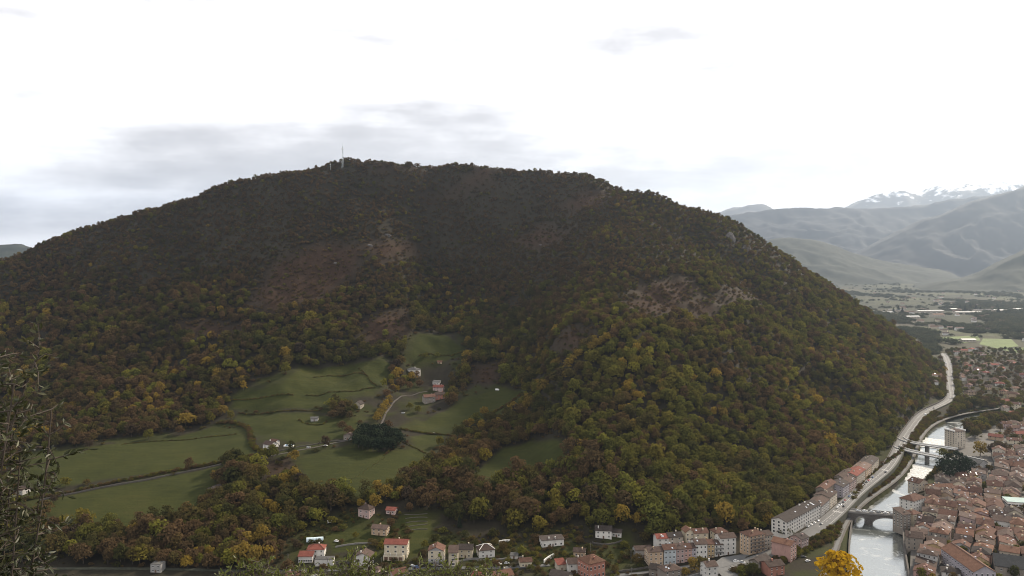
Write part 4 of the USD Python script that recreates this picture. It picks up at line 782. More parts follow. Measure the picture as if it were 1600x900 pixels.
east = RIVER[(RIVER[:, 1] > 470) & (RIVER[:, 1] < 860)]
solo('river_wall', curb(east, RIVER_HALF + 0.2, RIVER_HALF + 1.4, -3.5, 6.4), 'old_stone', label='old stone quay wall under the town houses', cat='wall')

# ---------------------------------------------------------------- old stone bridge with parked cars
def bridge_frame(p, q):
    v = q - p; L = math.hypot(v[0], v[1]); return L, math.atan2(v[1], v[0])
BA, BB = at(1319, 797, 3.6), at(1413, 805, 3.6)
BL, BR = bridge_frame(BA, BB)
bt = thing('stone_bridge', (BA[0], BA[1], 0), BR, 'old stone arch bridge with a row of parked cars on its deck', 'bridge')
def arch_wall(L, y0, y1, top, arches, z0=-9.0):
    poly = Polygon([(0, z0), (L, z0), (L, top), (0, top)])
    for c, half, spring, rise in arches:
        a = np.linspace(0, math.pi, 25); poly = poly.difference(Polygon([(c - half, z0 - 1)] + [(c - half * math.cos(t), spring + rise * math.sin(t)) for t in a] + [(c + half, z0 - 1)]))
    m = trimesh.util.concatenate([trimesh.creation.extrude_polygon(g, y1 - y0, engine='earcut') for g in getattr(poly, 'geoms', [poly])])
    v = np.array(m.vertices); return np.stack([v[:, 0], y1 - v[:, 2], v[:, 1]], 1), np.array(m.faces)[:, ::-1]
ARCH = [(BL * 0.715, 12.0, -5.2, 6.0), (BL * 0.27, 3.9, -5.2, 5.2)]
part(bt, 'arch_wall', arch_wall(BL, -4.6, 4.6, 3.0, ARCH), 'old_stone')
for s in (-1, 1):
    part(bt, 'parapet', box(-1, BL + 1, s * 4.6 - 0.24, s * 4.6 + 0.24, 3.003, 4.35), 'concrete')
    part(bt, 'coping', box(-1, BL + 1, s * 4.6 - 0.32, s * 4.6 + 0.32, 4.353, 4.5), 'concrete')
part(bt, 'deck', box(-9, BL + 2, -4.35, 4.35, 3.05, 3.62), 'asphalt')
part(bt, 'footway', box(-1, BL + 1, 2.6, 4.34, 3.623, 3.75), 'pavement')
for c, half, spring, rise in ARCH:                # ring of arch stones, one by one
    nst = 21 if half > 8 else 11
    for k in range(nst):
        a0, a1 = math.pi * k / nst + 0.012, math.pi * (k + 1) / nst - 0.012; ro = 0.95
        q = [(c - (half + e) * math.cos(a), spring + (rise + e) * math.sin(a)) for a, e in ((a0, 0), (a1, 0), (a1, ro), (a0, ro))]
        v = np.array([(x, y, z) for y in (-4.70, -4.55) for x, z in q]); f = np.array([[0, 1, 2, 3], [7, 6, 5, 4], [0, 4, 5, 1], [1, 5, 6, 2], [2, 6, 7, 3], [3, 7, 4, 0]])
        part(bt, 'arch_stone', (v, np.vstack([f[:, [0, 1, 2]], f[:, [0, 2, 3]]])), 'concrete')
for x in (BL * 0.40, ):
    part(bt, 'pier', trimesh.creation.extrude_polygon(Polygon([(x - 2.6, -4.62), (x, -7.6), (x + 2.6, -4.62)]), 7.5, engine='earcut').apply_translation([0, 0, -9.0]), 'old_stone')
# ---------------------------------------------------------------- twin road bridges above the weir
def deck_bridge(label, pts, hw, piers):
    c = curve([at(x, y, 4.2) for x, y in pts], 2.0)
    o = c[0].copy(); t = thing('road_bridge', (o[0], o[1], 0), 0, label, 'bridge'); c = c - [o[0], o[1], 0]
    part(t, 'deck', curb(c, -hw, hw, -1.0, 0.0), 'concrete'); part(t, 'roadway', ribbon(c, -hw + 1.2, hw - 1.2, 0.012), 'asphalt')
    for s in (-1, 1):
        part(t, 'footway', curb(c, s * hw - (0 if s < 0 else 1.2), s * hw + (1.2 if s < 0 else 0), 0.003, 0.14), 'pavement')
        part(t, 'parapet', curb(c, s * hw - 0.15, s * hw + 0.15, 0.143, 1.1), 'trim_white')
    for f in piers:
        p = c[int(f * (len(c) - 1))]; part(t, 'pier', box(p[0] - 1.0, p[0] + 1.0, p[1] - hw * 0.8, p[1] + hw * 0.8, -10, 3.1), 'concrete')
deck_bridge('farther pale deck of the twin road bridges, ending at the tower block', [(1406, 683), (1414, 688), (1428, 692), (1452, 696), (1494, 702)], 4.2, (0.35, 0.62))
deck_bridge('nearer pale deck of the twin road bridges, just above the weir', [(1402, 697), (1414, 702.5), (1428, 706), (1452, 711), (1486, 720)], 4.4, (0.35, 0.62))
# weir: a sloping concrete sill under white water
mat('foam', {'g': ('geometry', {}), 'n': ('noise_texture', {'scale': 0.4, 'detail': 8.0, 'roughness': 0.75}), 'r': ('rgb_ramp', {'ramp': [(0.3, (0.10, 0.105, 0.10)), (0.5, (0.34, 0.35, 0.34)), (0.66, (0.72, 0.72, 0.70))]}), 'b': ('bump', {'strength': 0.8, 'distance': 0.4}), 'p': ('principled_bsdf', {'roughness': 0.45})},
    [('g.position', 'n.vector'), ('n.fac', 'r.fac'), ('r.color', 'p.base_color'), ('n.fac', 'b.height'), ('b.normal', 'p.normal')])
def weir(name, label, Ya, Yb, za, zb):
    c = RIVER[(RIVER[:, 1] > Ya) & (RIVER[:, 1] < Yb)].copy(); c[:, 2] = np.linspace(za, zb, len(c)) + 0.12 * np.sin(np.arange(len(c)) * 2.1)
    t = thing(name, (0, 0, 0), 0, label, 'weir'); part(t, 'sill', curb(c, -RIVER_HALF, RIVER_HALF, -4.0, -0.25), 'concrete'); part(t, 'white_water', ribbon(c, -RIVER_HALF, RIVER_HALF), 'foam')
weir('weir', 'broad white weir foaming below the twin road bridges', 862, 925, WATER + 0.1, WATER + 0.9)
solo('river_rapids', ribbon(RIVER[(RIVER[:, 1] > 925) & (RIVER[:, 1] < 1120)] + [0, 0, 0.9], -RIVER_HALF, RIVER_HALF), 'water', kind='structure')
rap = RIVER[(RIVER[:, 1] > 1000) & (RIVER[:, 1] < 1050)].copy(); rap[:, 2] += 1.3
solo('river_rapids', ribbon(rap, -RIVER_HALF + 2, RIVER_HALF - 1), 'foam', kind='structure')

# ---------------------------------------------------------------- cars
CAR_PAINT = {'white': (0.72, 0.72, 0.71), 'silver': (0.42, 0.43, 0.44), 'black': (0.02, 0.02, 0.022), 'red': (0.30, 0.03, 0.025), 'blue': (0.05, 0.09, 0.20), 'grey': (0.14, 0.145, 0.15)}
for k, c in CAR_PAINT.items(): mat('car_' + k, {'p': ('principled_bsdf', {'base_color': c, 'roughness': 0.3, 'coat_weight': 0.6, 'specular_ior_level': 0.6})}, [])
plain('tyre', (0.02, 0.02, 0.02), 0.8, 0.1)
mat('lamp_glass', {'p': ('principled_bsdf', {'base_color': (0.7, 0.7, 0.68), 'roughness': 0.15})}, [])
def loft(secs):                                   # rounded box sections along x: (x, half width, z0, z1)
    v = []; 
    for x, w, a, b in secs:
        r = min(0.18, (b - a) * 0.3)
        v.append([(x, -w, a), (x, w, a), (x, w, b - r), (x, w - r, b), (x, -w + r, b), (x, -w, b - r)])
    v = np.array(v).reshape(-1, 3); k = 6; f = []
    for s in range(len(secs) - 1):
        for i in range(k):
            j = (i + 1) % k; f.append([s * k + i, s * k + j, (s + 1) * k + j, (s + 1) * k + i])
    f += [[0, 5, 4, 3], [0, 3, 2, 1]]; e = (len(secs) - 1) * k; f += [[e, e + 1, e + 2, e + 3], [e, e + 3, e + 4, e + 5]]
    return v, np.array(f)
def car_kind(colour, van):
    p = f'/World/kinds/{colour}_{"van" if van else "car"}'; UsdGeom.Xform.Define(stage, p)
    if van:
        part(p, 'body', loft([(-2.5, 0.9, 0.3, 2.0), (-2.4, 0.95, 0.28, 2.1), (1.4, 0.95, 0.28, 2.1), (1.9, 0.93, 0.28, 1.2), (2.5, 0.85, 0.35, 1.0)]), 'car_' + colour, 40)
        part(p, 'windscreen', loft([(1.42, 0.85, 1.25, 1.95), (1.86, 0.85, 1.22, 1.3)]), 'glass_dark')
    else:
        part(p, 'body', loft([(-2.1, 0.78, 0.38, 0.85), (-2.0, 0.86, 0.28, 0.95), (-0.6, 0.88, 0.25, 0.95), (0.9, 0.88, 0.25, 0.92), (1.9, 0.84, 0.28, 0.78), (2.1, 0.74, 0.38, 0.66)]), 'car_' + colour, 40)
        part(p, 'window_band', loft([(-1.85, 0.74, 0.92, 0.97), (-1.25, 0.72, 0.92, 1.38), (0.25, 0.72, 0.92, 1.38), (1.0, 0.74, 0.90, 0.96)]), 'glass_dark', 40)
        part(p, 'roof', loft([(-1.3, 0.66, 1.36, 1.40), (-1.1, 0.70, 1.36, 1.47), (0.15, 0.70, 1.36, 1.47), (0.32, 0.66, 1.36, 1.40)]), 'car_' + colour, 40)
    for x in (-1.3, 1.3):
        for y in (-0.82, 0.82):
            w = trimesh.creation.cylinder(0.32, 0.2, sections=12); w.apply_transform(trimesh.transformations.rotation_matrix(math.pi / 2, [1, 0, 0])); w.apply_translation([x, y, 0.32]); part(p, 'wheel', w, 'tyre')
    for y in (-0.6, 0.6): part(p, 'headlight', box(2.0 if not van else 2.42, 2.12 if not van else 2.53, y - 0.16, y + 0.16, 0.56, 0.7), 'lamp_glass')
    return p
CARS = {(c, v): car_kind(c, v) for c in CAR_PAINT for v in ((False, True) if c in ('white', 'grey', 'silver') else (False,))}
def car(X, Y, Z, rz, colour, where, van=False, group='cars'):
    thing('van' if van else 'car', (X, Y, Z), rz, f'{colour} {"van" if van else "car"} {where}', 'van' if van else 'car', group, ref=CARS[(colour, van)])
cseq = ['white', 'silver', 'white', 'grey', 'black', 'white', 'blue', 'silver', 'red', 'white', 'grey', 'silver']
ORD = ['first', 'second', 'third', 'fourth', 'fifth', 'sixth', 'seventh', 'eighth', 'ninth', 'tenth', 'eleventh', 'twelfth', 'thirteenth', 'fourteenth', 'fifteenth', 'sixteenth', 'seventeenth', 'eighteenth', 'nineteenth', 'twentieth']
for k in range(7):                                # on the old bridge, angled in bays
    x = BL * (0.24 + 0.115 * k); c, s = math.cos(BR), math.sin(BR)
    p = (BA[0] + c * x - s * 1.0, BA[1] + s * x + c * 1.0)
    car(p[0], p[1], 3.624, BR + 0.35, ['silver', 'white', 'silver', 'grey', 'white', 'silver', 'white'][k], f'parked on the old stone bridge, {ORD[k]} from the road end', group='cars parked on the old bridge')
def on_road(px, py): 
    g = at(px, py, 4); i = int(np.argmin(np.linalg.norm(ROAD[:, :2] - g[:2], axis=1))); n = side(ROAD)[i]
    return i, n
i0, i1 = on_road(1318, 795)[0], on_road(1392, 718)[0]
k = 0; i = i0
while i < i1 and k < 20:                            # along the house side of the road
    n = side(ROAD)[i]; o = -H[i] + 2.2; p = ROAD[i, :2] + n * o
    if k % 7 != 5:
        car(p[0], p[1], ROAD[i, 2] + 0.004, math.atan2(n[0], -n[1]) + math.pi / 2 * 0, cseq[(k * 5) % 12], f'parked before the road row houses, {ORD[k]} place from the old bridge', group='cars parked along the road row')
    k += 1; i += 2 if k % 3 else 3
for k, (px, py, col, where) in enumerate([(1263, 823, 'silver', 'parked before the long white block, nearest its left end'), (1268, 820.5, 'white', 'parked before the long white block, second from its left end'), (1273, 817.5, 'white', 'parked before the long white block, third from its left end'), (1279, 814, 'silver', 'parked before the long white block, nearest its right end'), (1283.5, 819, 'grey', 'pulling out in front of the long white block')]):
    g = at(px, py, 4.0); i, n = on_road(px, py); car(g[0], g[1], 4.02, math.atan2(n[0], -n[1]), col, where, group='cars before the long white block')
for px, py, col, van, where in [(1312, 788.5, 'black', False, 'driving on the road just before the old bridge'), (1318.5, 791, 'black', False, 'waiting at the mouth of the old bridge'), (1384, 738, 'black', False, 'crossing the zebra stripes on the riverside road'), (1405, 698, 'black', False, 'turning towards the twin road bridges'), (1413, 690, 'grey', False, 'at the junction of the twin road bridges'), (1448, 640, 'white', False, 'rounding the bend under the wooded slope'), (1459, 638, 'black', False, 'following round the bend under the wooded slope'), (1446, 648, 'white', True, 'on the river side of the road bend'), (1484, 622, 'white', False, 'at the far corner where the road straightens'), (1483, 588, 'white', False, 'on the straight road beyond the far corner'), (1478, 568, 'silver', True, 'farthest along the straight road')]:
    g = at(px, py, 4.0); i, n = on_road(px, py); z = ROAD[i, 2]; g = at(px, py, z); car(g[0], g[1], z + 0.01, math.atan2(n[0], -n[1]), col, where, van, group='cars driving on the riverside road')

# ---------------------------------------------------------------- old town across the river
TOWN = Polygon([tuple(at(x, y, 0)[:2]) for x, y in [(1424, 912), (1428, 838), (1436, 812), (1450, 770), (1470, 757), (1505, 755), (1530, 740), (1556, 716), (1600, 705), (1660, 698), (1700, 912)]])
TOWN_GROUND = Polygon([tuple(at(x, y, 0)[:2]) for x, y in [(1420, 930), (1424, 838), (1432, 812), (1446, 770), (1466, 752), (1480, 722), (1500, 690), (1560, 660), (1720, 640), (1760, 930)]])
tx = np.array(TOWN_GROUND.exterior.coords)
tri = trimesh.creation.triangulate_polygon(TOWN_GROUND, engine='earcut')
solo('town_ground', (np.c_[tri[0], np.full(len(tri[0]), 0.35)], tri[1]), 'paving', kind='structure')
TOWN_Z = 0.35
def tower(label, px, py, **kw): return house(label, px, py, z=TOWN_Z, **kw)
# landmarks first
tower('tall white river house with four window rows and red hip roof', 1437, 800, w=21, d=13, h=11.5, rz=0.62, wall='white', roof='rust', kind='hip', rise=3.2, cols=5, rows=4, sides='fl', chimneys=2)
tower('dark fronted tall house standing at the town end of the old bridge', 1417, 826, w=8.5, d=11, h=12.0, rz=0.35, wall='stone', roof='brown', kind='shed', rise=2.6, cols=2, rows=4, sides='fl', chimneys=1)
tower('cream sided house with red roof behind the bridge end house', 1433, 822, w=10, d=10, h=10.5, rz=0.45, wall='cream', roof='rust', kind='hip', rise=2.4, cols=2, rows=3, sides='fl', chimneys=2)
house('long lilac grey gabled house whose orange roof runs along the river', X=328, Y=590, z=TOWN_Z, w=15, d=46, h=11.0, rz=-0.03, wall='lilac grey', roof='orange', kind='gable', rise=4.2, axis='y', cols=4, rows=3, sides='fl', chimneys=2, ridge='roof_faded_pink')
house('dark slate roofed hall at the bottom corner of the town', X=372, Y=590, z=TOWN_Z, w=44, d=24, h=7.5, rz=-0.42, wall='stone', roof='slate', kind='gable', rise=5.0, axis='x', cols=6, rows=2, sides='f', chimneys=0, name='hall', cat='hall')
tower('modern block with pale teal flat roof and dark window band', 1600, 800, w=26, d=16, h=8.0, rz=-0.25, wall='white', roof='grey', kind='flat', cols=9, rows=2, sides='fl', ww=2.1, chimneys=0, name='modern_block', cat='building')
part(str(stage.GetPrimAtPath('/World/modern_block').GetPath()), 'roof_sheet', box(-13.2, 13.2, -8.2, 8.2, 8.303, 8.5), 'teal_roof')
tb = tower('pale eight storey tower block with brown roof at the river', 1500, 701, w=16, d=15, h=20.5, rz=0.30, wall='beige', roof='brown', kind='hip', rise=1.8, cols=4, rows=8, sides='fl', chimneys=2, name='tower_block', cat='tower block', fine=False, under=8)
part(tb, 'parapet', cat_mesh([box(-8.3, -7.7, -7.8, 7.8, 20.5, 22.4), box(7.7, 8.3, -7.8, 7.8, 20.5, 22.4)]), 'trim_white')
tower('grey gabled hall with pale metal roof edged in white', 1537, 737, w=14, d=20, h=9.0, rz=0.5, wall='grey', roof='grey', kind='gable', rise=3.4, axis='y', cols=2, rows=2, sides='fl', chimneys=0, ridge='trim_white', name='hall', cat='hall')
part('/World/hall_001', 'roof_sheet', roof_shell(13, 18.5, 9.35, 'gable', 3.2, 'y', 0.5, 0.12), 'pale_metal')
tower('red roofed house with bright skylights right beside the river weir', 1443, 766, w=14, d=12, h=7.5, rz=0.5, wall='beige', roof='rust', kind='gable', rise=3.0, axis='y', cols=3, rows=2, sides='fl', chimneys=1, skylights=3)
tower('long orange roofed house between the cedars and the white river house', 1474, 774, w=24, d=11, h=7.0, rz=0.1, wall='tan', roof='orange', kind='gable', rise=2.6, cols=5, rows=2, sides='f', chimneys=2, skylights=1)
tower('long rust roofed house with a line of bright skylights right of the cedars', 1517, 756, w=28, d=12, h=8.0, rz=0.35, wall='beige', roof='rust', kind='hip', rise=3.0, cols=6, rows=2, sides='fl', chimneys=2, skylights=5)
# rows of party wall houses, parallel to the river
T_DIR = np.array([0.50, 0.866]); T_NRM = np.array([0.866, -0.50]); T_O = np.array([330.0, 600.0])
wall_pick = ['beige', 'tan', 'cream', 'rose', 'stone', 'white', 'ochre', 'beige', 'grey', 'tan', 'pink', 'cream']
roof_pick = ['rust', 'brown', 'rust', 'brown', 'dark brown', 'rust', 'orange', 'brown', 'faded pink', 'brown']
rng = np.random.default_rng(5); across = -70.0; row = 0; made = {}
roww = 0; TAKEN = list(FOOT); seen_rows = {}
gap_s = 0
while across < 420:
    d = rng.uniform(11.5, 15.0); s = -330.0 + rng.uniform(0, 6); bend = rng.uniform(-0.05, 0.05)
    rowname = None; run = []
    while s < 520:
        w = rng.uniform(8.5, 17.5); h = rng.uniform(5.2, 10.2)
        if rng.uniform() < 0.07: s += rng.uniform(4, 8); continue
        wob = 5.0 * math.sin(s / 47.0 + across / 31.0)
        c = T_O + T_DIR * (s + w / 2) + T_NRM * (across + d / 2 + wob)
        rz = math.atan2(T_DIR[1], T_DIR[0]) + math.pi + bend + rng.uniform(-0.13, 0.13)
        fp_ = Polygon([tuple(c + T_DIR * a + T_NRM * b) for a, b in ((-w / 2, -d / 2), (w / 2, -d / 2), (w / 2, d / 2), (-w / 2, d / 2))])
        u = 800 + FOC * c[0] / c[1]; ypx = HORIZON + FOC * (CAM_H - h) / c[1]
        if TOWN.contains(fp_.centroid) and u < 1632 and ypx < 912 and not any(fp_.buffer(-1.2).intersects(t) for t in TAKEN):
            run.append((c, w, d, h, rz + (math.pi / 2 if False else 0), rng.uniform(), rng.uniform()))
        s += w + (0.05 if rng.uniform() < 0.8 else rng.uniform(2, 5))
    if run: seen_rows[row] = run
    if run: row += 1
    gap_s += 1
    across += d + (rng.uniform(2.0, 4.0) if gap_s % 2 == 0 else rng.uniform(0.6, 1.6))
n_town = 0
for rw in sorted(seen_rows):
    run = sorted(seen_rows[rw], key=lambda q: q[0][1])
    for k, (c, w, d, h, rz, a, b) in enumerate(run):
        wl = wall_pick[int(a * 997) % len(wall_pick)]; rf = roof_pick[int(b * 991) % len(roof_pick)]; kd = 'hip' if (a * 7.3) % 1 < 0.2 else ('shed' if (a * 7.3) % 1 < 0.3 else 'gable')
        rows = 3 if h > 8.6 else 2
        pos = ORD[k] if k < 20 else f'{k + 1}th'
        # the front looks back towards the river or the picture edge, whichever is nearer to the eye
        turn = (a * 13.7) % 1 < 0.42
        house(f'{wl} house with {rf} {kd} roof, {ORD[rw]} row from river, {pos} from picture bottom', X=c[0], Y=c[1], z=TOWN_Z, w=w, d=d, h=h, rz=rz + math.pi, wall=wl, roof=rf, kind=kd, rise=rng.uniform(2.0, 3.4) if kd != 'shed' else 2.0, axis='y' if turn and kd == 'gable' else 'x',
              cols=3 if w > 10 else 2, rows=rows, sides='flrb', fine=False, chimneys=1 + int((b * 5.1) % 1 < 0.45), skylights=int((b * 3.7) % 1 < 0.5) + int((b * 9.1) % 1 < 0.3), door=False, group='old town houses', ww=0.85, wh=1.35)
        n_town += 1
# courtyard and street trees of the town
for px, py, h, kd, lb in [(1484, 752, 23, 'cedar', 'huge dark cedar nearest the white river house'), (1502, 752, 25, 'cedar', 'tallest of the dark cedars below the tower block'), (1472, 742, 19, 'cedar', 'dark cedar closest to the weir'), (1497, 735, 22, 'cedar', 'dark cedar directly in front of the tower block'), (1513, 742, 19, 'cedar', 'dark cedar at the right end of the cedar clump'), (1482, 728, 15, 'cedar', 'small dark cedar at the end of the nearer bridge deck'),
                         (1474, 716, 12, 'olive_tree_kind', 'yellowish tree at the end of the nearer bridge deck'), (1488, 695, 12, 'olive_tree_kind', 'green tree left of the tower block foot'), (1532, 712, 17, 'gold_tree', 'gold brown round tree right of the tower block'), (1549, 712, 15, 'rust_tree', 'rust brown round tree in the square, middle one'), (1565, 711, 16, 'rust_tree', 'rust brown round tree in the square, farthest right'), (1524, 728, 9, 'gold_tree', 'small gold tree in the lit yard behind the grey hall'),
                         (1478, 842, 9, 'wood_tree', 'dark tree in the narrow town courtyard'), (1497, 858, 8, 'wood_tree', 'green tree in the courtyard before the pale stone house'), (1521, 848, 8, 'wood_tree', 'green courtyard tree right of the white gabled wall'), (1440, 905, 9, 'olive_tree_kind', 'olive tree at the foot of the long lilac grey house'), (1458, 910, 7, 'gold_tree', 'small yellow tree at the picture edge beside the river house'), (1490, 912, 9, 'wood_tree', 'dark tree at the picture edge under the town'), (1560, 915, 9, 'olive_tree_kind', 'pale olive tree below the slate roofed hall')]:
    g = at(px, py, TOWN_Z); tree(kd, g[0], g[1], h, '', 'town trees', z=TOWN_Z, label=lb, wide=1.0)

rng = np.random.default_rng(77); n_yard = 0
for _ in range(4000):
    if n_yard >= 34: break
    px, py = rng.uniform(1432, 1625), rng.uniform(715, 905); g = at(px, py, TOWN_Z); P = Point(g[0], g[1])
    if not TOWN.contains(P) or any(f.distance(P) < 1.3 for f in FOOT): continue
    kd = ['wood_tree', 'olive_tree_kind', 'brown_tree'][rng.integers(3)]
    tree(kd, g[0], g[1], rng.uniform(7, 11), 'squeezed between the old town houses', 'yard trees of the old town', z=TOWN_Z, wide=0.8); n_yard += 1
# ---------------------------------------------------------------- outskirts along the straight road and beyond the tower block
def suburb(poly_px, n, seed, where, gp, hmin=4.5, hmax=8.0, minimum=17):
    rng = np.random.default_rng(seed); P = Polygon([tuple(at(x, y, 0)[:2]) for x, y in poly_px]); a, b, c, d = P.bounds; got = []
    tries = 0
    while len(got) < n and tries < 6000:
        tries += 1; x, y = rng.uniform(a, c), rng.uniform(b, d)
        if not P.contains(Point(x, y)) or any(math.hypot(x - q[0], y - q[1]) < minimum for q in got) or not free([x], [y], 9)[0]: continue
        got.append((x, y))
    got.sort(key=lambda q: q[1])
    for k, (x, y) in enumerate(got):
        wl = ['cream', 'white', 'beige', 'tan', 'rose'][rng.integers(5)]; rf = ['rust', 'orange', 'red', 'brown', 'faded pink', 'rust'][rng.integers(6)]
        house(f'{wl} house with {rf} roof {where}, {ORD[k] if k < 20 else str(k + 1) + "th"} nearest', X=x, Y=y, w=rng.uniform(10, 17), d=rng.uniform(8, 11), h=rng.uniform(hmin, hmax), rz=rng.uniform(-0.8, 0.8), wall=wl, roof=rf, kind='hip' if rng.uniform() < 0.4 else 'gable', rise=2.4, cols=3, rows=2, sides='flr', fine=False, chimneys=1, skylights=int(rng.uniform() < 0.3), door=False, group=gp)
    return got
SUB1 = suburb([(1545, 690), (1560, 668), (1640, 652), (1660, 690), (1600, 700)], 20, 3, 'beyond the rust tree square', 'houses beyond the square', minimum=15)
SUB2 = suburb([(1494, 620), (1492, 585), (1510, 572), (1600, 568), (1640, 600), (1640, 622), (1560, 628)], 34, 4, 'in the suburb right of the straight road', 'suburb houses right of the straight road', minimum=24)
SUB3 = suburb([(1452, 622), (1458, 590), (1476, 590), (1476, 618)], 5, 8, 'between the hill foot and the straight road', 'houses at the hill foot', minimum=22)
SUB4 = suburb([(1465, 570), (1480, 552), (1530, 548), (1540, 562), (1500, 575)], 9, 9, 'at the far end of the straight road', 'houses at the far end of the road', minimum=26)
suburb([(1556, 640), (1570, 630), (1640, 630), (1640, 648), (1580, 652)], 8, 10, 'among the trees right of the road bend', 'houses among the valley trees', minimum=22)
# trees of the river belt and the suburb: distinct larger ones, and a loose wood
rng = np.random.default_rng(19)
def belt(poly_px, spacing, hs, z_floor=None):
    P = Polygon([tuple(at(x, y, 0)[:2]) for x, y in poly_px]); a, b, c, d = P.bounds; out = []
    for x in np.arange(a, c, spacing):
        for y in np.arange(b, d, spacing):
            q = (x + rng.uniform(-.45, .45) * spacing, y + rng.uniform(-.45, .45) * spacing)
            if P.contains(Point(q)) and free([q[0]], [q[1]], 3)[0] and not hides_road([q[0]], [q[1]], [hs[1]])[0] and not any(f.distance(Point(q)) < 2.5 for f in FOOT if abs(f.centroid.x - q[0]) < 30 and abs(f.centroid.y - q[1]) < 30): out.append((q[0], q[1], rng.uniform(*hs)))
    return out
bt_ = belt([(1440, 672), (1452, 655), (1490, 632), (1560, 628), (1680, 640), (1680, 655), (1560, 664), (1516, 690), (1508, 665), (1490, 655)], 9.5, (9, 16))
items = [(rng.choice([0, 0, 1, 2]), x, y, float(ground(x, y)) - 0.3, h, rng.uniform(0.9, 1.2)) for x, y, h in bt_]
big = sorted(range(len(items)), key=lambda i: -items[i][4] / items[i][2])[:18]
for i in big: k, x, y, z, h, w = items[i]; tree(['wood_tree', 'olive_tree_kind', 'brown_tree'][k], x, y, h, 'in the belt between road bend and tower block', 'trees of the river belt', z=z, wide=w)
scatter('riverside_trees', 'loose green wood between the road bend and the suburb', [q for i, q in enumerate(items) if i not in big], ['wood_tree', 'olive_tree_kind', 'brown_tree'])
it2 = [(rng.choice([0, 0, 1, 2]), x, y, float(ground(x, y)) - 0.3, h, rng.uniform(0.9, 1.3)) for x, y, h in belt([(1450, 628), (1455, 580), (1480, 545), (1620, 548), (1700, 600), (1690, 640), (1500, 632)], 17, (6, 11))]
scatter('garden_trees', 'garden trees scattered through the suburb by the straight road', it2, ['wood_tree', 'olive_tree_kind', 'brown_tree'])
it3 = [(rng.choice([0, 1, 2]), x, y, float(ground(x, y)) - 0.3, h, rng.uniform(0.9, 1.2)) for x, y, h in belt([(1540, 708), (1560, 690), (1560, 665), (1680, 650), (1700, 700), (1600, 712)], 13, (6, 11))]
scatter('garden_trees', 'garden trees scattered beyond the square with rust trees', it3, ['wood_tree', 'olive_tree_kind', 'brown_tree'])
# bushes along the river banks and on the embankments
bank_items = []
for c, lo, hi, hs, n in ((RIVER, -RIVER_HALF - 5.5, -RIVER_HALF - 1.0, (1.8, 4.5), 2), (ROAD, None, None, (1.6, 4.2), 7)):
    for i in range(0, len(c), 1):
        if not (600 < c[i, 1] < 1200): continue
        nr = side(c)[i]
        for _ in range(n):
            o = rng.uniform(lo, hi) if lo is not None else rng.uniform(H[i] + 1.8, H[i] + 11)
            p = c[i, :2] + nr * o
            td, ti = TRACK_TREE.query(p); right_of_track = float(np.dot(p - TRACK[ti, :2], side(TRACK)[ti])) > 0
            if td < 2.5 or (right_of_track and RIVER_TREE.query(p)[0] < RIVER_HALF + 1): continue
            if lo is None and right_of_track: continue
            if lo is not None and c[i, 1] < 735: continue
            if rng.uniform() < 0.75: bank_items.append((rng.integers(0, 3), p[0], p[1], max(float(ground(*p)), -6.2) - 0.2, rng.uniform(*hs), rng.uniform(0.9, 1.3)))
for i in range(len(RIVER)):
    if 860 < RIVER[i, 1] < 1130 :
        p = RIVER[i, :2] + side(RIVER)[i] * (RIVER_HALF + rng.uniform(1, 5)); bank_items.append((0, p[0], p[1], max(float(ground(*p)), -6) - 0.2, rng.uniform(2.5, 6), 1.1))
scatter('bank_shrubs', 'scrub growing along the river bank and road embankment', bank_items, ['shrub', 'brown_shrub', 'olive_shrub'])

# ---------------------------------------------------------------- the far valley: sheds, hamlets, hedges and woods
rng = np.random.default_rng(23)
plain('shed_white', (0.21, 0.215, 0.22), 0.5, 0.1, 0.05)
for k, (px, py, w, d, h, rz, roofm, lb) in enumerate([(1381, 491, 70, 26, 8, 0.1, 'shed_white', 'white roofed shed leftmost of the valley industrial estate'), (1400, 488, 60, 24, 9, -0.2, 'roof_grey', 'grey roofed shed second from left in the valley estate'), (1425, 498, 52, 22, 8, 0.15, 'shed_white', 'short white shed with pink front in the valley estate'), (1452, 489, 110, 30, 9, 0.08, 'shed_white', 'longest white roofed shed of the valley estate'),
        (1464, 495, 50, 26, 9, 0.3, 'roof_orange', 'orange roofed warehouse in front of the longest white shed'), (1489, 485, 30, 20, 8, 0.2, 'shed_white', 'small white shed right of the longest one'), (1513, 491, 105, 24, 8, -0.04, 'shed_white', 'long low white shed right of the dark tree clump'), (1535, 487, 70, 26, 9, 0.15, 'roof_grey', 'grey roofed hall beside the long low white shed'), (1563, 488, 60, 24, 9, 0.05, 'shed_white', 'white shed second from right in the valley estate'), (1590, 486, 70, 24, 9, -0.1, 'shed_white', 'white shed rightmost of the valley estate'), (1512, 534, 38, 16, 6, 0.0, 'shed_white', 'white building on the bright green field')]):
    g = at(px, py, 0); z = float(ground(g[0], g[1])); t = thing('industrial_shed', (g[0], g[1], z), rz, lb, 'shed', 'sheds of the valley industrial estate')
    part(t, 'wall', wall_shell(w, d, h, 'gable', 2.5, 'x', -4), 'wall_beige'); part(t, 'roof', roof_shell(w, d, h, 'gable', 2.5, 'x', 0.6, 0.3), roofm)
    for q in range(4): part(t, 'window', box(-w * 0.4 + q * w * 0.22, -w * 0.4 + q * w * 0.22 + w * 0.12, -d / 2 - 0.06, -d / 2 + 0.1, 2.2, 4.2), 'glass_dark')
far_h = []
while len(far_h) < 90:
    px, py = rng.uniform(1330, 1615), 438 + rng.uniform(0, 1) ** 0.7 * 100
    if px < 1330 + (py - 440) * 1.6 or (1480 < px < 1600 and 518 < py < 552): continue
    g = at(px, py, 0); far_h.append((g[0], g[1]))
far_h.sort(key=lambda q: q[1])
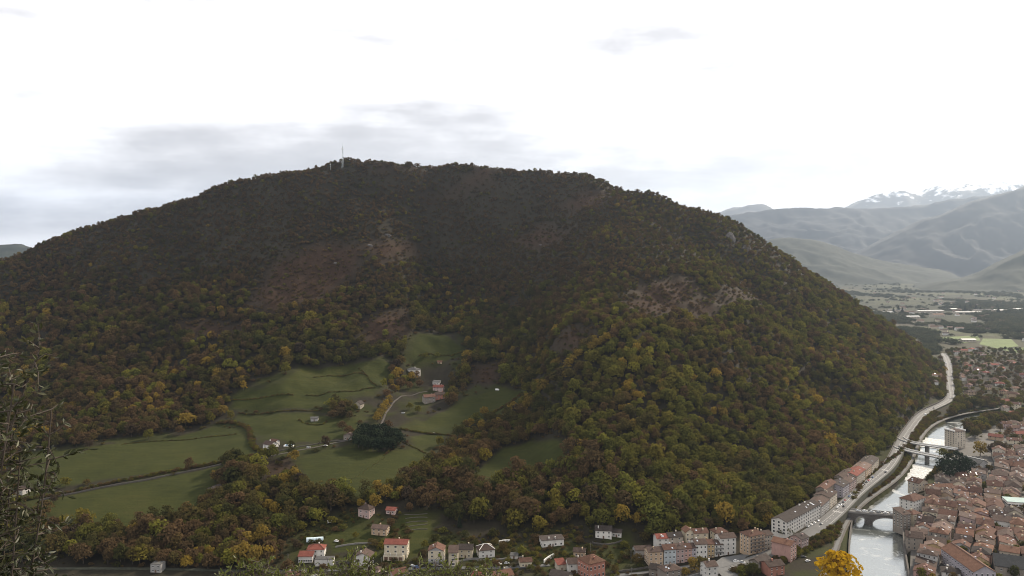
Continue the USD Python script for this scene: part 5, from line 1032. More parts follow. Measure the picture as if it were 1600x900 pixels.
for k, (x, y) in enumerate(far_h):
    wl = ['white', 'cream', 'beige'][k % 3]; rf = ['rust', 'brown', 'faded pink'][(k // 3) % 3]
    t = thing('farmhouse', (x, y, float(ground(x, y))), rng.uniform(-0.6, 0.6), f'tiny far {wl} farmhouse with {rf} roof on the valley floor', 'house', f'far {wl} farmhouses with {rf} roofs')
    w, d, h = rng.uniform(12, 26), rng.uniform(9, 13), rng.uniform(5, 8)
    part(t, 'wall', wall_shell(w, d, h, 'gable', 2.8, 'x', -4), 'wall_' + wl); part(t, 'roof', roof_shell(w, d, h, 'gable', 2.8, 'x'), 'roof_' + rf.replace(' ', '_'))
_py = 426 + 128 * rng.uniform(0, 1, 15000) ** 1.25; _px = rng.uniform(1180, 1640, 15000)
_Y = CAM_H * FOC / (_py - HORIZON); _Xv = (_px - 800) / FOC * _Y
_dens = meshkit.fbm(np.stack([_Xv / 260, _Y / 420, 0 * _Y], -1), 3, 61)
_line = np.abs(np.sin(_Xv / 95 + 0.6 * np.sin(_Y / 300)) * np.sin(_Y / 150 + 0.8 * np.sin(_Xv / 200)))
_inf = (_px > 1466) & (_px < 1640) & (_py > 521) & (_py < 556)
_keep = (_Y > 1720) & (_Y < 7800) & ~((_py > 540) & (_px > 1470)) & np.where(_inf, _line <= 0.03, (_dens > 0.50) | (_line < 0.08) | ((_py > 508) & (_py < 545) & (_dens > 0.47)) | (_py > 540))
_h = rng.uniform(5, 11, 15000) * np.where(_dens > 0.53, 1.5, 1.0)
vt = np.c_[0 * _h, _Xv, _Y, ground(_Xv, _Y) - 0.5, _h, rng.uniform(0.9, 2.0, 15000)][_keep]
scatter('valley_trees', 'hedges and copses dotted over the far valley floor', vt, ['far_tree'])
for k, (px, py) in enumerate([(1396, 486), (1404, 484), (1410, 486), (1500, 480), (1508, 481), (1516, 478), (1525, 481), (1532, 483), (1558, 480), (1560, 486)]):
    g = at(px, py + 4, 0); tree('conifer', g[0], g[1], rng.uniform(22, 30), 'among the white sheds of the far valley estate', 'dark conifers of the valley estate', wide=1.6)
# far wooded slopes: hill woods behind the spur

# ---------------------------------------------------------------- hedges, walls and lanes between the meadows
def line_on_ground(pts, step=2.0, s=2.0):
    c = curve([spot(x, y) for x, y in pts], step, s); c[:, 2] = ground(c[:, 0], c[:, 1]); return c
rng = np.random.default_rng(41)
def hedge(label, pts, h=(1.5, 3.0), width=1.5, kinds=('shrub', 'brown_shrub', 'olive_shrub'), step=1.4):
    c = line_on_ground(pts, step); n = side(c); items = []
    for i in range(len(c)):
        p = c[i, :2] + n[i] * rng.uniform(-width, width); items.append((rng.integers(0, len(kinds)), p[0], p[1], float(ground(*p)) - 0.25, rng.uniform(*h), rng.uniform(0.9, 1.3)))
    scatter('hedge', label, items, list(kinds)); tag(stage.GetPrimAtPath('/World/hedge' + (f'_{COUNT[("/World", "hedge")] - 1:03d}' if COUNT[('/World', 'hedge')] > 1 else '')), None, 'hedge')
hedge('thin hedge running along the middle of the upper left meadow', [(191, 695), (260, 690), (369, 679)], (0.8, 1.7), 0.6)
hedge('thick dark hedge above the stone wall between the two left meadows', [(20, 786), (70, 777), (150, 762), (240, 744), (330, 726), (398, 714)], (1.8, 3.6), 2.0)
hedge('curved dark hedge at the right end of the upper left meadow', [(340, 662), (372, 664), (392, 684), (404, 706)], (2.0, 4.0), 2.0)
hedge('upper thin hedge across the terraced centre meadow', [(490, 591), (530, 589), (575, 588)], (0.9, 1.8), 0.8)
hedge('left middle hedge of the terraced centre meadow', [(360, 627), (410, 623), (458, 619)], (0.9, 1.9), 0.8)
hedge('right middle hedge of the terraced centre meadow', [(478, 619), (530, 613), (585, 607)], (0.9, 1.9), 0.8)
hedge('long hedge at the lower edge of the terraced centre meadow', [(373, 646), (430, 645), (498, 643)], (1.2, 2.2), 0.9)
hedge('hedge along the top edge of the meadow right of the conifers', [(627, 671), (660, 677), (703, 681)], (1.4, 2.8), 1.2)
hedge('low hedge falling from the conifer block into the meadow', [(630, 692), (650, 701), (672, 711)], (0.9, 1.8), 0.8)
hedge('hedge closing the bottom of the large centre meadow', [(466, 760), (500, 770), (530, 782), (556, 790)], (2.0, 4.0), 1.6)
hedge('hedge along the lower edge of the lower left meadow', [(70, 822), (150, 829), (230, 826), (290, 812)], (2.0, 4.5), 2.0)
hedge('hedge crossing the gully meadow above the hamlet', [(655, 556), (690, 556), (722, 551)], (1.0, 2.2), 1.0)
hedge('hedge dividing the meadow on the right of the gully', [(760, 652), (790, 635), (815, 616)], (1.6, 3.2), 1.5)
hedge('hedge around the hollow with the tiny grey hut', [(468, 656), (480, 663), (500, 664), (510, 658)], (1.0, 2.0), 0.8)
hedge('scrubby hedge beside the diagonal track in the centre meadow', [(600, 712), (615, 700), (628, 690)], (0.9, 2.2), 1.0)
hedge('thin diagonal hedge at the right end of the terraced meadow', [(560, 576), (574, 590), (588, 604)], (0.8, 1.8), 0.7)
hedge('weedy strip crossing the large centre meadow diagonally', [(527, 764), (560, 744), (600, 716)], (0.3, 0.8), 1.0, ('olive_shrub', 'brown_shrub'))
wl = line_on_ground([(60, 783), (130, 767), (200, 755), (280, 739), (340, 727), (400, 717)], 2.0)
solo('dry_stone_wall', curb(wl, 2.6, 3.3, -0.6, 1.1), 'old_stone', label='long grey dry stone wall between the two left meadows', cat='wall')
wl = line_on_ground([(410, 712), (445, 704), (500, 694), (545, 690)], 2.0)
solo('dry_stone_wall', curb(wl, -0.3, 0.3, -0.6, 1.0), 'old_stone', label='stone wall from the white farmhouse to the stone cottage', cat='wall')
for lb, pts, w in [('lane', [(408, 716), (450, 708), (500, 698), (548, 688), (575, 680), (596, 662), (612, 634), (640, 618), (668, 612)], 1.1)]:
    c = line_on_ground(pts, 2.0); solo(lb, curb(c, -w, w, -1.0, 0.28), 'ballast', kind='structure')
# ---------------------------------------------------------------- single trees that stand out
def T(kind, px, py, h, label, group=None, wide=1.0):
    g = spot(px, py); tree(kind, g[0], g[1], h, '', group, z=g[2], label=label, wide=wide)
T('gold_tree', 290, 668, 17, 'large round golden tree at the top edge of the upper left meadow', None, 1.25)
T('olive_tree_kind', 276, 666, 11, 'olive tree leaning against the large golden tree')
T('gold_tree', 347, 650, 13, 'golden tree at the corner above the curved hedge', None, 1.1)
T('gold_poplar', 380, 610, 12, 'slim golden poplar left of the terraced centre meadow', None, 1.3)
T('rust_tree', 95, 698, 10, 'rust brown tree left at the upper meadow edge'); T('rust_tree', 140, 700, 9, 'second rust brown tree at the upper meadow edge, beside the hedge')
T('brown_tree', 80, 752, 10, 'bare brown tree at the left end of the upper left meadow'); T('olive_tree_kind', 103, 762, 11, 'olive tree standing before the bare brown tree'); T('shrub', 136, 758, 6, 'dark round bush on the lower edge of the upper left meadow')
T('rust_tree', 84, 786, 8, 'rust brown tree at the lower left meadow corner'); T('gold_poplar', 335, 752, 10, 'gold sapling beside the grey stone house', None, 1.2)
T('lime_tree', 210, 592, 14, 'big yellow green tree on the slope above the upper left meadow', None, 1.2); T('lime_tree', 245, 588, 9, 'smaller yellow green tree right of the big one on the slope')
T('gold_tree', 325, 356, 7, 'lone yellow tree high on the left flank')
T('lime_tree', 602, 527, 12, 'round bright yellow green tree above the brown hillside field', None, 1.15); T('lime_poplar', 535, 546, 12, 'narrow yellow green tree at the wood edge above the centre meadow', None, 1.2)
T('rust_tree', 632, 505, 12, 'red orange tree at the top of the gully'); T('gold_tree', 712, 512, 16, 'golden tree in the gully right of the red one', None, 1.1); T('gold_tree', 722, 502, 13, 'golden tree behind the first one in the gully')
T('lime_poplar', 728, 560, 11, 'slim lime poplar in the upper gully meadow', None, 1.2); T('lime_tree', 684, 560, 9, 'small green yellow tree on the gully meadow'); T('olive_tree_kind', 665, 560, 9, 'olive tree at the left of the gully meadow')
for k, (px, py) in enumerate([(590, 660), (594, 654), (598, 647), (603, 640), (608, 633)]): T('gold_poplar', px, py, 11.5, f'golden tree of the short row along the hamlet lane, {ORD[k]} from below', 'golden row along the hamlet lane', 1.5)
for k, (px, py, h) in enumerate([(520, 655, 11), (534, 652, 12), (546, 656, 11), (535, 672, 10), (545, 680, 10), (612, 612, 10), (626, 606, 11), (640, 608, 10), (605, 620, 9), (655, 605, 10)]): T('brown_tree', px, py, h, f'round brown tree in the hamlet grove, {ORD[k]} from the left meadow side', 'brown trees of the hamlet', 1.2)
for k, (px, py, h) in enumerate([(700, 628, 12), (706, 616, 11), (640, 640, 9), (652, 645, 9)]): T('olive_tree_kind', px, py, h, ['tall olive tree right of the red roofed house', 'olive tree behind the hamlet at the meadow edge', 'olive tree below the hamlet lane', 'small tree between lane and lowest hamlet house'][k], None, 1.0)
k = 0
for px, py in [(560, 700), (567, 703), (575, 705), (583, 706), (591, 707), (600, 706), (608, 705), (616, 701), (622, 697), (563, 691), (572, 692), (582, 693), (592, 694), (602, 693), (612, 691), (620, 688), (570, 684), (584, 684), (598, 684)]:
    T('dark_evergreen', px, py, rng.uniform(14, 16.5), 'dark evergreen of the dense square block beside the stone cottage', 'dark evergreens of the square block', 1.05); k += 1
for k, (px, py, h) in enumerate([(735, 668, 12), (744, 660, 13), (752, 672, 12), (730, 684, 11), (758, 650, 11), (746, 690, 10), (720, 700, 11)]): T('gold_tree' if k % 2 == 0 else 'olive_tree_kind', px, py, h, f'{"golden" if k % 2 == 0 else "olive"} tree in the clump right of the gully, {ORD[k]} of its climb', 'gold and olive clump right of the gully', 1.1)
for k, (px, py, kd, h) in enumerate([(950, 536, 'gold_tree', 12), (941, 540, 'gold_tree', 11), (932, 545, 'gold_tree', 12), (923, 550, 'gold_tree', 11), (914, 553, 'olive_tree_kind', 11), (903, 560, 'gold_tree', 11), (894, 572, 'gold_poplar', 12), (888, 578, 'gold_poplar', 13), (870, 528, 'lime_poplar', 13), (882, 592, 'gold_poplar', 9), (850, 612, 'gold_poplar', 14), (843, 610, 'gold_poplar', 13), (836, 616, 'gold_poplar', 12), (828, 636, 'gold_poplar', 13), (820, 642, 'gold_poplar', 11), (946, 552, 'lime_tree', 9), (932, 512, 'lime_tree', 6), (939, 510, 'lime_tree', 6)]):
    T(kd, px, py, h, f'{TREE_LOOK[kd]} on the spur edge, {ORD[k]} of the yellow line downhill', 'yellow line of trees on the spur edge', 1.45 if 'poplar' in kd else 1.15)
for px, py, kd, h, lb in [(431, 806, 'gold_tree', 13, 'bright yellow tree in the thick copse left of the villas'), (420, 800, 'gold_tree', 11, 'second bright yellow tree in the copse, behind the first'), (404, 778, 'gold_tree', 11, 'yellow tree at the top of the copse under the brown field'), (589, 772, 'gold_tree', 13, 'golden tree on the bank above the rose walled house'), (602, 780, 'gold_tree', 13, 'golden tree right beside the one above the rose house'), (616, 784, 'lime_tree', 9, 'bright lime tree right of the two golden trees'), (634, 782, 'rust_tree', 13, 'brown red tree right of the lime tree'),
        (872, 776, 'lime_tree', 14, 'lime green tree high on the dark slope above the bungalow'), (898, 790, 'lime_tree', 14, 'lime green tree right of the other on the dark slope'), (988, 782, 'lime_tree', 16, 'bright lime tree on the slope above the wood edge villa'), (842, 832, 'olive_tree_kind', 15, 'large olive yellow tree directly above the white bungalow'), (835, 812, 'olive_tree_kind', 13, 'olive tree behind the large one above the bungalow'), (815, 868, 'lime_tree', 7.5, 'small round lime tree beside the white garden shed'), (1042, 792, 'gold_tree', 13, 'gold brown tree on the slope behind the terrace'),
        (1350, 712, 'lime_tree', 12, 'bright yellow tree behind the road row houses'), (1175, 800, 'lime_tree', 14, 'yellow green tree above the balcony apartment block'), (1108, 868, 'conifer', 9, 'dark pointed tree before the yellow terrace house'), (1085, 892, 'gold_tree', 10, 'orange yellow street tree below the pastel terrace'), (1098, 896, 'wood_tree', 13, 'dark green street tree beside the orange yellow one'), (1070, 902, 'gold_tree', 7, 'small orange tree at the picture edge below the terrace'), (1158, 905, 'olive_tree_kind', 9, 'olive tree at the picture edge beside the plaza'), (1176, 902, 'wood_tree', 11, 'dark green tree between the plaza and the brown walled house'), (1225, 838, 'wood_tree', 11, 'dark bushy tree at the near end of the long white block'), (718, 826, 'conifer', 11, 'blue green conifer above the gabled villas'), (755, 905, 'lime_tree', 8, 'lime tree at the picture edge below the ridge tiled villa')]:
    T(kd, px, py, h, lb, None, 1.1)
g = np.array([224.0, 560.0]); tree('bright_tree', g[0], g[1], 29, '', None, z=0.5, label='huge bright golden yellow tree beside the river at the picture edge', wide=1.12)
# ---------------------------------------------------------------- gardens of the villas
gx, gy, gz = [], [], []
items = []
FOOT_ALL = shapely.union_all([f.buffer(2.2) for f in FOOT])
a, b, c, d = GARDEN.bounds
for x in np.arange(a, c, 4.4):
    for y in np.arange(b, d, 4.4):
        q = (x + rng.uniform(-2.7, 2.7), y + rng.uniform(-2.7, 2.7)); P = Point(q)
        if not GARDEN.contains(P) or FOOT_ALL.contains(P) or not free([q[0]], [q[1]], 2)[0]: continue
        dn = meshkit.fbm(np.array([[q[0] / 30, q[1] / 30, 0]]), 2, 15)[0]
        if MEADOW_ALL.contains(P) and dn < 0.62: continue
        if rng.uniform() < 0.22 + (dn - 0.3) * 2.0: items.append((rng.choice([0, 0, 1, 2]), q[0], q[1], float(ground(*q)) - 0.2, rng.uniform(1.0, 3.8) * (1.6 if rng.uniform() < 0.12 else 1), rng.uniform(0.8, 1.4)))
scatter('garden_shrubs', 'shrubs and fruit bushes in the gardens between the villas', items, ['shrub', 'brown_shrub', 'olive_shrub'])
k = 0
for px, py, kd, h in [(462, 860, 'rust_tree', 9), (450, 895, 'brown_tree', 10), (470, 832, 'olive_tree_kind', 9), (520, 822, 'olive_tree_kind', 9), (534, 850, 'shrub', 4), (548, 868, 'olive_shrub', 4), (498, 850, 'shrub', 4), (650, 880, 'shrub', 4), (664, 858, 'olive_tree_kind', 7), (660, 872, 'brown_tree', 7), (693, 852, 'wood_tree', 7), (742, 858, 'wood_tree', 7), (787, 862, 'wood_tree', 8), (792, 868, 'shrub', 5), (830, 878, 'olive_shrub', 4), (772, 880, 'olive_shrub', 4), (905, 852, 'brown_tree', 7), (918, 862, 'wood_tree', 7), (985, 872, 'wood_tree', 8), (996, 884, 'wood_tree', 9), (975, 858, 'olive_tree_kind', 7), (735, 895, 'wood_tree', 8), (716, 898, 'olive_tree_kind', 7), (840, 892, 'shrub', 4), (640, 800, 'brown_tree', 9), (655, 795, 'brown_tree', 9), (700, 812, 'wood_tree', 10), (610, 822, 'brown_tree', 7), (555, 842, 'olive_tree_kind', 6), (770, 842, 'wood_tree', 9), (882, 868, 'olive_shrub', 4), (1008, 846, 'wood_tree', 8)]:
    T(kd, px, py, h, f'{TREE_LOOK[kd]} in the villa gardens, {ORD[k] if k < 20 else str(k + 1) + "th"} from the greenhouse', 'garden trees of the villas'); k += 1
def wall_line(label, pts, mat_, h, t=0.25, name='garden_wall', cat='wall'):
    c = line_on_ground(pts, 2.0, 0.5); solo(name, curb(c, -t, t, -1.0, h), mat_, label=label, cat=cat)
wall_line('pale low garden wall above the vegetable plot', [(524, 857), (545, 853), (566, 850), (585, 850)], 'concrete', 1.2)
wall_line('white garden wall below the narrow tower house', [(716, 880), (740, 876), (752, 876)], 'concrete', 1.4)
wall_line('dark grey retaining wall right of the white terrace block', [(524, 884), (540, 882), (552, 881)], 'old_stone', 3.0)
wall_line('pale wall along the lane below the ridge tiled villa', [(745, 877), (780, 875), (820, 872)], 'concrete', 0.9)
wall_line('stone wall beside the street left of the tan terrace house', [(955, 897), (985, 892), (1014, 888)], 'old_stone', 1.4)
wall_line('white post wall of the unfinished house', [(779, 852), (790, 850), (797, 849)], 'trim_white', 2.6, 0.3)
wall_line('stepped white wall left of the red lean-to', [(850, 880), (858, 876), (866, 870)], 'trim_white', 2.6, 0.3)
wall_line('curving stone wall at the villa at the wood edge', [(925, 850), (945, 852), (972, 846)], 'old_stone', 1.0)
for k in range(5): wall_line(f'grassy terrace wall in the steep garden, {ORD[k]} from its top', [(632 + k, 806 + 6 * k), (650, 804.5 + 6 * k), (668, 803 + 6 * k)], 'old_stone', 0.35, 0.25, 'terrace_wall')
for pts, w in [([(425, 894), (500, 892), (560, 891), (640, 890), (700, 890), (760, 888), (830, 885), (858, 883)], 2.3), ([(-60, 893), (60, 890), (160, 888), (240, 890), (425, 894)], 2.0), ([(955, 902), (1000, 895), (1060, 890), (1120, 880), (1160, 876)], 2.0)]:
    c = line_on_ground(pts, 3.0, 3.0); solo('lane', curb(c, -w, w, -1.0, 0.3), 'mossy_stone' if c[0, 0] < -300 else 'asphalt', kind='structure')
yard = Polygon([tuple(at(x, y, 0)[:2]) for x, y in [(1112, 884), (1128, 873), (1160, 868), (1200, 872), (1190, 884), (1150, 905), (1130, 905)]])
tri = trimesh.creation.triangulate_polygon(yard, engine='earcut'); solo('plaza', (np.c_[tri[0], np.full(len(tri[0]), 1.0)], tri[1]), 'pavement', kind='structure')
# greenhouse: ribs under plastic film
g = spot(492, 846); t = thing('greenhouse', (g[0], g[1], g[2]), 0.16, 'pale blue plastic tunnel greenhouse behind the red roofed villa', 'greenhouse')
a_ = np.linspace(0, math.pi, 13); sec = [(-6.5, 0), (6.5, 0)]
v = np.array([(x, -2.4 * math.cos(q), 2.9 * math.sin(q) ** 0.8) for x in np.linspace(-6.5, 6.5, 9) for q in a_]); f = np.array([[i * 13 + j, (i + 1) * 13 + j, (i + 1) * 13 + j + 1, i * 13 + j + 1] for i in range(8) for j in range(12)])
part(t, 'film', (v, f), 'plastic_film', True)
for x in np.linspace(-6.5, 6.5, 6): part(t, 'hoop', tube([(x, -2.45 * math.cos(q), 2.95 * math.sin(q) ** 0.8) for q in a_], 0.05, 5), 'pale_metal')
for x in (-6.5, 6.5): part(t, 'end_panel', (np.vstack([[(x, 0, 0)], [(x, -2.4 * math.cos(q), 2.9 * math.sin(q) ** 0.8) for q in a_]]), np.array([[0, i + 1, i + 2] for i in range(12)])), 'plastic_film')
# swimming pool by the farmhouse
plain('pool_blue', (0.10, 0.28, 0.55), 0.2, 0.15)
g = spot(452, 697); t = thing('swimming_pool', (g[0], g[1], g[2] + 0.1), -0.1, 'small bright blue swimming pool beside the white farmhouse', 'swimming pool')
part(t, 'rim', cat_mesh([box(-5, 5, -2.8, -2.3, -1, .7), box(-5, 5, 2.3, 2.8, -1, .7), box(-5, -4.5, -2.3, 2.3, -1, .7), box(4.5, 5, -2.3, 2.3, -1, .7)]), 'trim_white'); part(t, 'cover', box(-4.497, 4.497, -2.297, 2.297, -0.5, 0.62), 'pool_blue')
for px, py, col, van, where in [(432, 699, 'white', False, 'beside the barn wing of the white farmhouse'), (482, 700, 'silver', False, 'on the track right of the swimming pool'), (509, 697, 'white', False, 'under the trees left of the stone cottage'), (679, 679, 'white', False, 'alone at the hedge in the meadow right of the conifers'), (630, 646, 'silver', False, 'on the lane below the hamlet'), (777, 610, 'white', True, 'at the top of the meadow right of the gully'), (516, 819, 'white', True, 'in the garden above the greenhouse'), (526, 848, 'white', False, 'at the end of the pale garden wall'), (580, 884, 'white', False, 'on the lane between the gabled house and the cream villa'), (645, 886, 'silver', False, 'on the lane right of the cream villa'), (652, 888, 'blue', False, 'second on the lane right of the cream villa'), (780, 884, 'white', False, 'on the lane below the ridge tiled villa'), (792, 883, 'silver', False, 'right of the white one below the ridge tiled villa'), (1132, 878, 'black', False, 'parked under the awning of the terrace end house'), (1150, 878, 'white', False, 'on the plaza by the balcony apartment block'), (1160, 880, 'silver', False, 'in the middle of the plaza'), (1145, 888, 'white', False, 'at the near end of the plaza'), (1262, 878, 'white', False, 'in the yard right of the pink gabled house'), (1255, 872, 'black', False, 'in the curved yard beside the pink gabled house'), (605, 826, 'white', False, 'in the garden left of the small pink roofed house')]:
    g = spot(px, py); car(g[0], g[1], g[2] + 0.05, rng.uniform(-0.5, 0.5), col, where, van, group='cars in lanes and yards')
def pole(px, py, h, label):
    g = spot(px, py); t = thing('utility_pole', g, 0.3, label, 'pole'); part(t, 'shaft', tube([(0, 0, -0.5), (0, 0, h)], [0.16, 0.1], 8), 'concrete'); part(t, 'crossarm', box(-0.9, 0.9, -0.06, 0.06, h - 0.7, h - 0.55), 'rail_iron')
for px, py, h, lb in [(923, 866, 9, 'slim concrete pole below the villa at the wood edge'), (986, 880, 10, 'slim concrete pole left of the terrace wing'), (450, 884, 9, 'slim pole left of the red roofed veranda'), (987, 905, 8, 'slim pole at the street wall left of the terrace'), (596, 886, 7, 'short pale pole beside the cream villa')]: pole(px, py, h, lb)
# ---------------------------------------------------------------- mast on the summit
g = spot(535, 262); t = thing('radio_mast', (g[0], g[1], g[2]), 0.2, 'tall thin lattice radio mast on the hill top', 'mast')
MH = 43.0
for k in range(3):
    a0 = k * 2.094; r0 = 1.5; part(t, 'leg', tube([(r0 * math.cos(a0), r0 * math.sin(a0), -2), (1.0 * math.cos(a0), 1.0 * math.sin(a0), MH - 6)], [0.30, 0.22], 6), 'pale_metal')
br = []
for j in range(22):
    z0, z1 = j * (MH - 6) / 22, (j + 1) * (MH - 6) / 22; q = 1.5 - 0.5 * j / 22
    for k in range(3):
        a0, a1 = k * 2.094, (k + 1) * 2.094; br.append(tube([(q * math.cos(a0), q * math.sin(a0), z0), (q * math.cos(a1), q * math.sin(a1), z1)], 0.10, 4))
part(t, 'bracing', cat_mesh(br), 'pale_metal')
part(t, 'antenna', tube([(0, 0, MH - 7), (0, 0, MH)], [0.28, 0.12], 6), 'pale_metal')
for k in range(3):
    a0 = k * 2.094 + 0.5; x, y = 1.5 * math.cos(a0), 1.5 * math.sin(a0); part(t, 'panel_antenna', box(x - 0.35, x + 0.35, y - 0.2, y + 0.2, MH - 11, MH - 8), 'trim_white')
g = spot(516, 266); t = thing('short_mast', (g[0], g[1], g[2]), 0, 'short thin pole mast left of the tall radio mast', 'mast'); part(t, 'shaft', tube([(0, 0, -2), (0, 0, 13)], [0.35, 0.2], 6), 'pale_metal'); part(t, 'dish', tube([(0, -0.3, 10), (0, -0.6, 10)], [0.7, 0.7], 10), 'trim_white')
for k, (px, py, h, w) in enumerate([(594, 264, 7, 1.2), (612, 262, 11, 1.5), (640, 262, 11, 1.6), (652, 262, 9, 1.5), (672, 262, 7, 1.4), (700, 262, 8, 1.4)]): T('brown_tree', px, py, h, f'dark round tree on the bare summit, {ORD[k]} right of the mast', 'round trees on the summit', w)
# rock outcrops on the slopes
def rock(px, py, w, h, label):
    g = spot(px, py); m = trimesh.creation.icosphere(3); v = np.array(m.vertices); n_ = meshkit.fbm(v * 1.7 + px, 4, int(px)); v = v * (0.65 + 0.8 * n_)[:, None] * [w, w * 0.6, h]
    solo('rock_outcrop', (v + g - [0, 0, h * 0.42], np.array(m.faces)), 'rock', label=label, cat='rock')
for px, py, w, h, lb in [(605, 368, 6, 4, 'pale rock outcrop under the summit gully'), (577, 384, 5, 3, 'pale rock left below the first outcrop'), (524, 411, 3, 3, 'small pale rock low on the left flank'), (843, 308, 5, 3, 'pale rock on the spur top'), (798, 360, 3, 3, 'small pale rock in the upper gully'), (845, 383, 3, 2, 'low rock on the bare spur patch'), (1140, 372, 9, 16, 'dark cliff at the right shoulder of the hill'), (1166, 392, 8, 14, 'dark cliff below the shoulder cliff')]: rock(px, py, w, h, lb)
# ---------------------------------------------------------------- near shrubs on the slope below the viewpoint
mat('leaf_near', {'g': ('geometry', {}), 'r': ('rgb_ramp', {'ramp': [(0.0, (0.034, 0.039, 0.016)), (0.6, (0.060, 0.064, 0.027)), (1.0, (0.11, 0.106, 0.058))]}), 'p': ('principled_bsdf', {'roughness': 0.5, 'specular_ior_level': 0.3}), 't': ('translucent_bsdf', {}), 'm': ('mix_closure', {'fac': 0.25})},
    [('g.random_per_island', 'r.fac'), ('r.color', 'p.base_color'), ('r.color', 't.color'), ('p.BSDF', 'm.closure1'), ('t.BSDF', 'm.closure2')], surface='m.closure')
mat('leaf_near_one', {'o': ('object_info', {}), 'r': ('rgb_ramp', {'ramp': [(0.0, (0.034, 0.039, 0.016)), (0.6, (0.060, 0.064, 0.027)), (1.0, (0.11, 0.106, 0.058))]}), 'p': ('principled_bsdf', {'roughness': 0.5, 'specular_ior_level': 0.3}), 't': ('translucent_bsdf', {}), 'm': ('mix_closure', {'fac': 0.25})},
    [('o.random', 'r.fac'), ('r.color', 'p.base_color'), ('r.color', 't.color'), ('p.BSDF', 'm.closure1'), ('t.BSDF', 'm.closure2')], surface='m.closure')
mat('leaf_shrub', {'g': ('geometry', {}), 'r': ('rgb_ramp', {'ramp': [(0.0, (0.10, 0.115, 0.026)), (0.6, (0.19, 0.195, 0.042)), (1.0, (0.34, 0.30, 0.06))]}), 'p': ('principled_bsdf', {'roughness': 0.5, 'specular_ior_level': 0.4}), 't': ('translucent_bsdf', {}), 'm': ('mix_closure', {'fac': 0.4})},
    [('g.random_per_island', 'r.fac'), ('r.color', 'p.base_color'), ('r.color', 't.color'), ('p.BSDF', 'm.closure1'), ('t.BSDF', 'm.closure2')], surface='m.closure')
def leaf_blade(o, d, up, L, W):                    # a pointed leaf folded a little along its rib
    d = d / np.linalg.norm(d); s = np.cross(d, up); s /= np.linalg.norm(s) + 1e-9; n = np.cross(s, d)
    p = lambda a, b, c: o + d * L * a + s * W * b + n * L * c
    return np.array([p(0, 0, 0), p(.28, .42, .05), p(.62, .45, .04), p(1, 0, -.06), p(.62, -.45, .04), p(.28, -.42, .05), p(.3, 0, -.01), p(.65, 0, -.02)]), np.array([[0, 1, 6], [1, 2, 7], [1, 7, 6], [2, 3, 7], [0, 6, 5], [6, 7, 4], [6, 4, 5], [7, 3, 4]])
def near_plant(name, label, base, tips, seed, leafL, per_m, matl, one=None, cat='shrub', r0=0.012, big=0, dense=2):
    rg = np.random.default_rng(seed); base = np.array(base, float); t = thing(name, base, 0, label, cat); leaves = []
    for tip in tips:
        tip = np.array(tip, float) - base; mid = tip * 0.5 + rg.normal(0, 0.12, 3) * [1, 1, 0.3] + [0, 0, 0.1]
        c = curve([np.zeros(3), mid * 0.6 + rg.normal(0, .05, 3), mid + (tip - mid) * 0.3, tip], 0.08); part(t, 'stem', tube(c, np.linspace(r0, 0.004, len(c)), 6), 'bark')
        L = len(c)
        for k in range(int(L * 0.45), L, 1):
            for _ in range(dense):
                d = rg.normal(0, 1, 3) * [1, 1, 0.6] + [0, 0, 0.35]; d /= np.linalg.norm(d); ln = rg.uniform(0.18, 0.45) * (1.1 - 0.6 * k / L)
                tw = np.array([c[k], c[k] + d * ln * 0.5 + rg.normal(0, .015, 3), c[k] + d * ln]); leaves.append(('twig', tube(tw, [0.005, 0.004, 0.002], 4)))
                for q in range(int(ln * per_m)):
                    f = rg.uniform(0.15, 1.0); o = tw[0] * (1 - f) + tw[2] * f + rg.normal(0, .006, 3); e = d + rg.normal(0, 0.75, 3); leaves.append(('leaf', leaf_blade(o, e, rg.normal(0, 1, 3), leafL * rg.uniform(.7, 1.25), leafL * rg.uniform(.28, .4))))
    tw = [m for k, m in leaves if k == 'twig']; lv = [m for k, m in leaves if k == 'leaf']
    if tw: part(t, 'twigs', cat_mesh(tw), 'bark', kind='stuff')
    if big:
        P = np.array([m[0][3] + base for m in lv]); u = 800 + FOC * P[:, 0] / P[:, 1]; w = HORIZON + FOC * (CAM_H - P[:, 2]) / P[:, 1]
        order = np.argsort(np.where((u > 0) & (u < 1600) & (w < 900), P[:, 1], P[:, 1] + 100)); sel = set(order[:big].tolist())
        for i in order[:big]: part(t, 'leaf', lv[i], one)
        lv = [m for i, m in enumerate(lv) if i not in sel]
    if lv: part(t, 'foliage', cat_mesh(lv), matl, kind='stuff')
def nearp(px, py, Y): return ((px - 800) / FOC * Y, Y, CAM_H - (py - HORIZON) / FOC * Y)
b0 = (-3.9, 5.3, float(near_ground(np.array(-3.9), np.array(5.3))) - 0.1)
near_plant('olive_bush', 'dark leafy bush with narrow leaves leaning in at the left picture edge', b0, [nearp(x - 38, y, d) for x, y, d in [(100, 545, 5.0), (60, 600, 4.8), (30, 560, 5.2), (118, 640, 5.1), (20, 640, 4.9), (70, 700, 5.0), (10, 700, 5.3), (40, 770, 4.9), (5, 600, 5.1), (-20, 560, 5.0), (-60, 620, 5.1), (-50, 540, 5.3), (15, 830, 5.0), (-30, 760, 4.8), (55, 660, 5.2), (-90, 700, 5.0), (-10, 850, 5.0)]], 5, 0.054, 52, 'leaf_near', 'leaf_near_one', 'bush', 0.010, 300, 2)
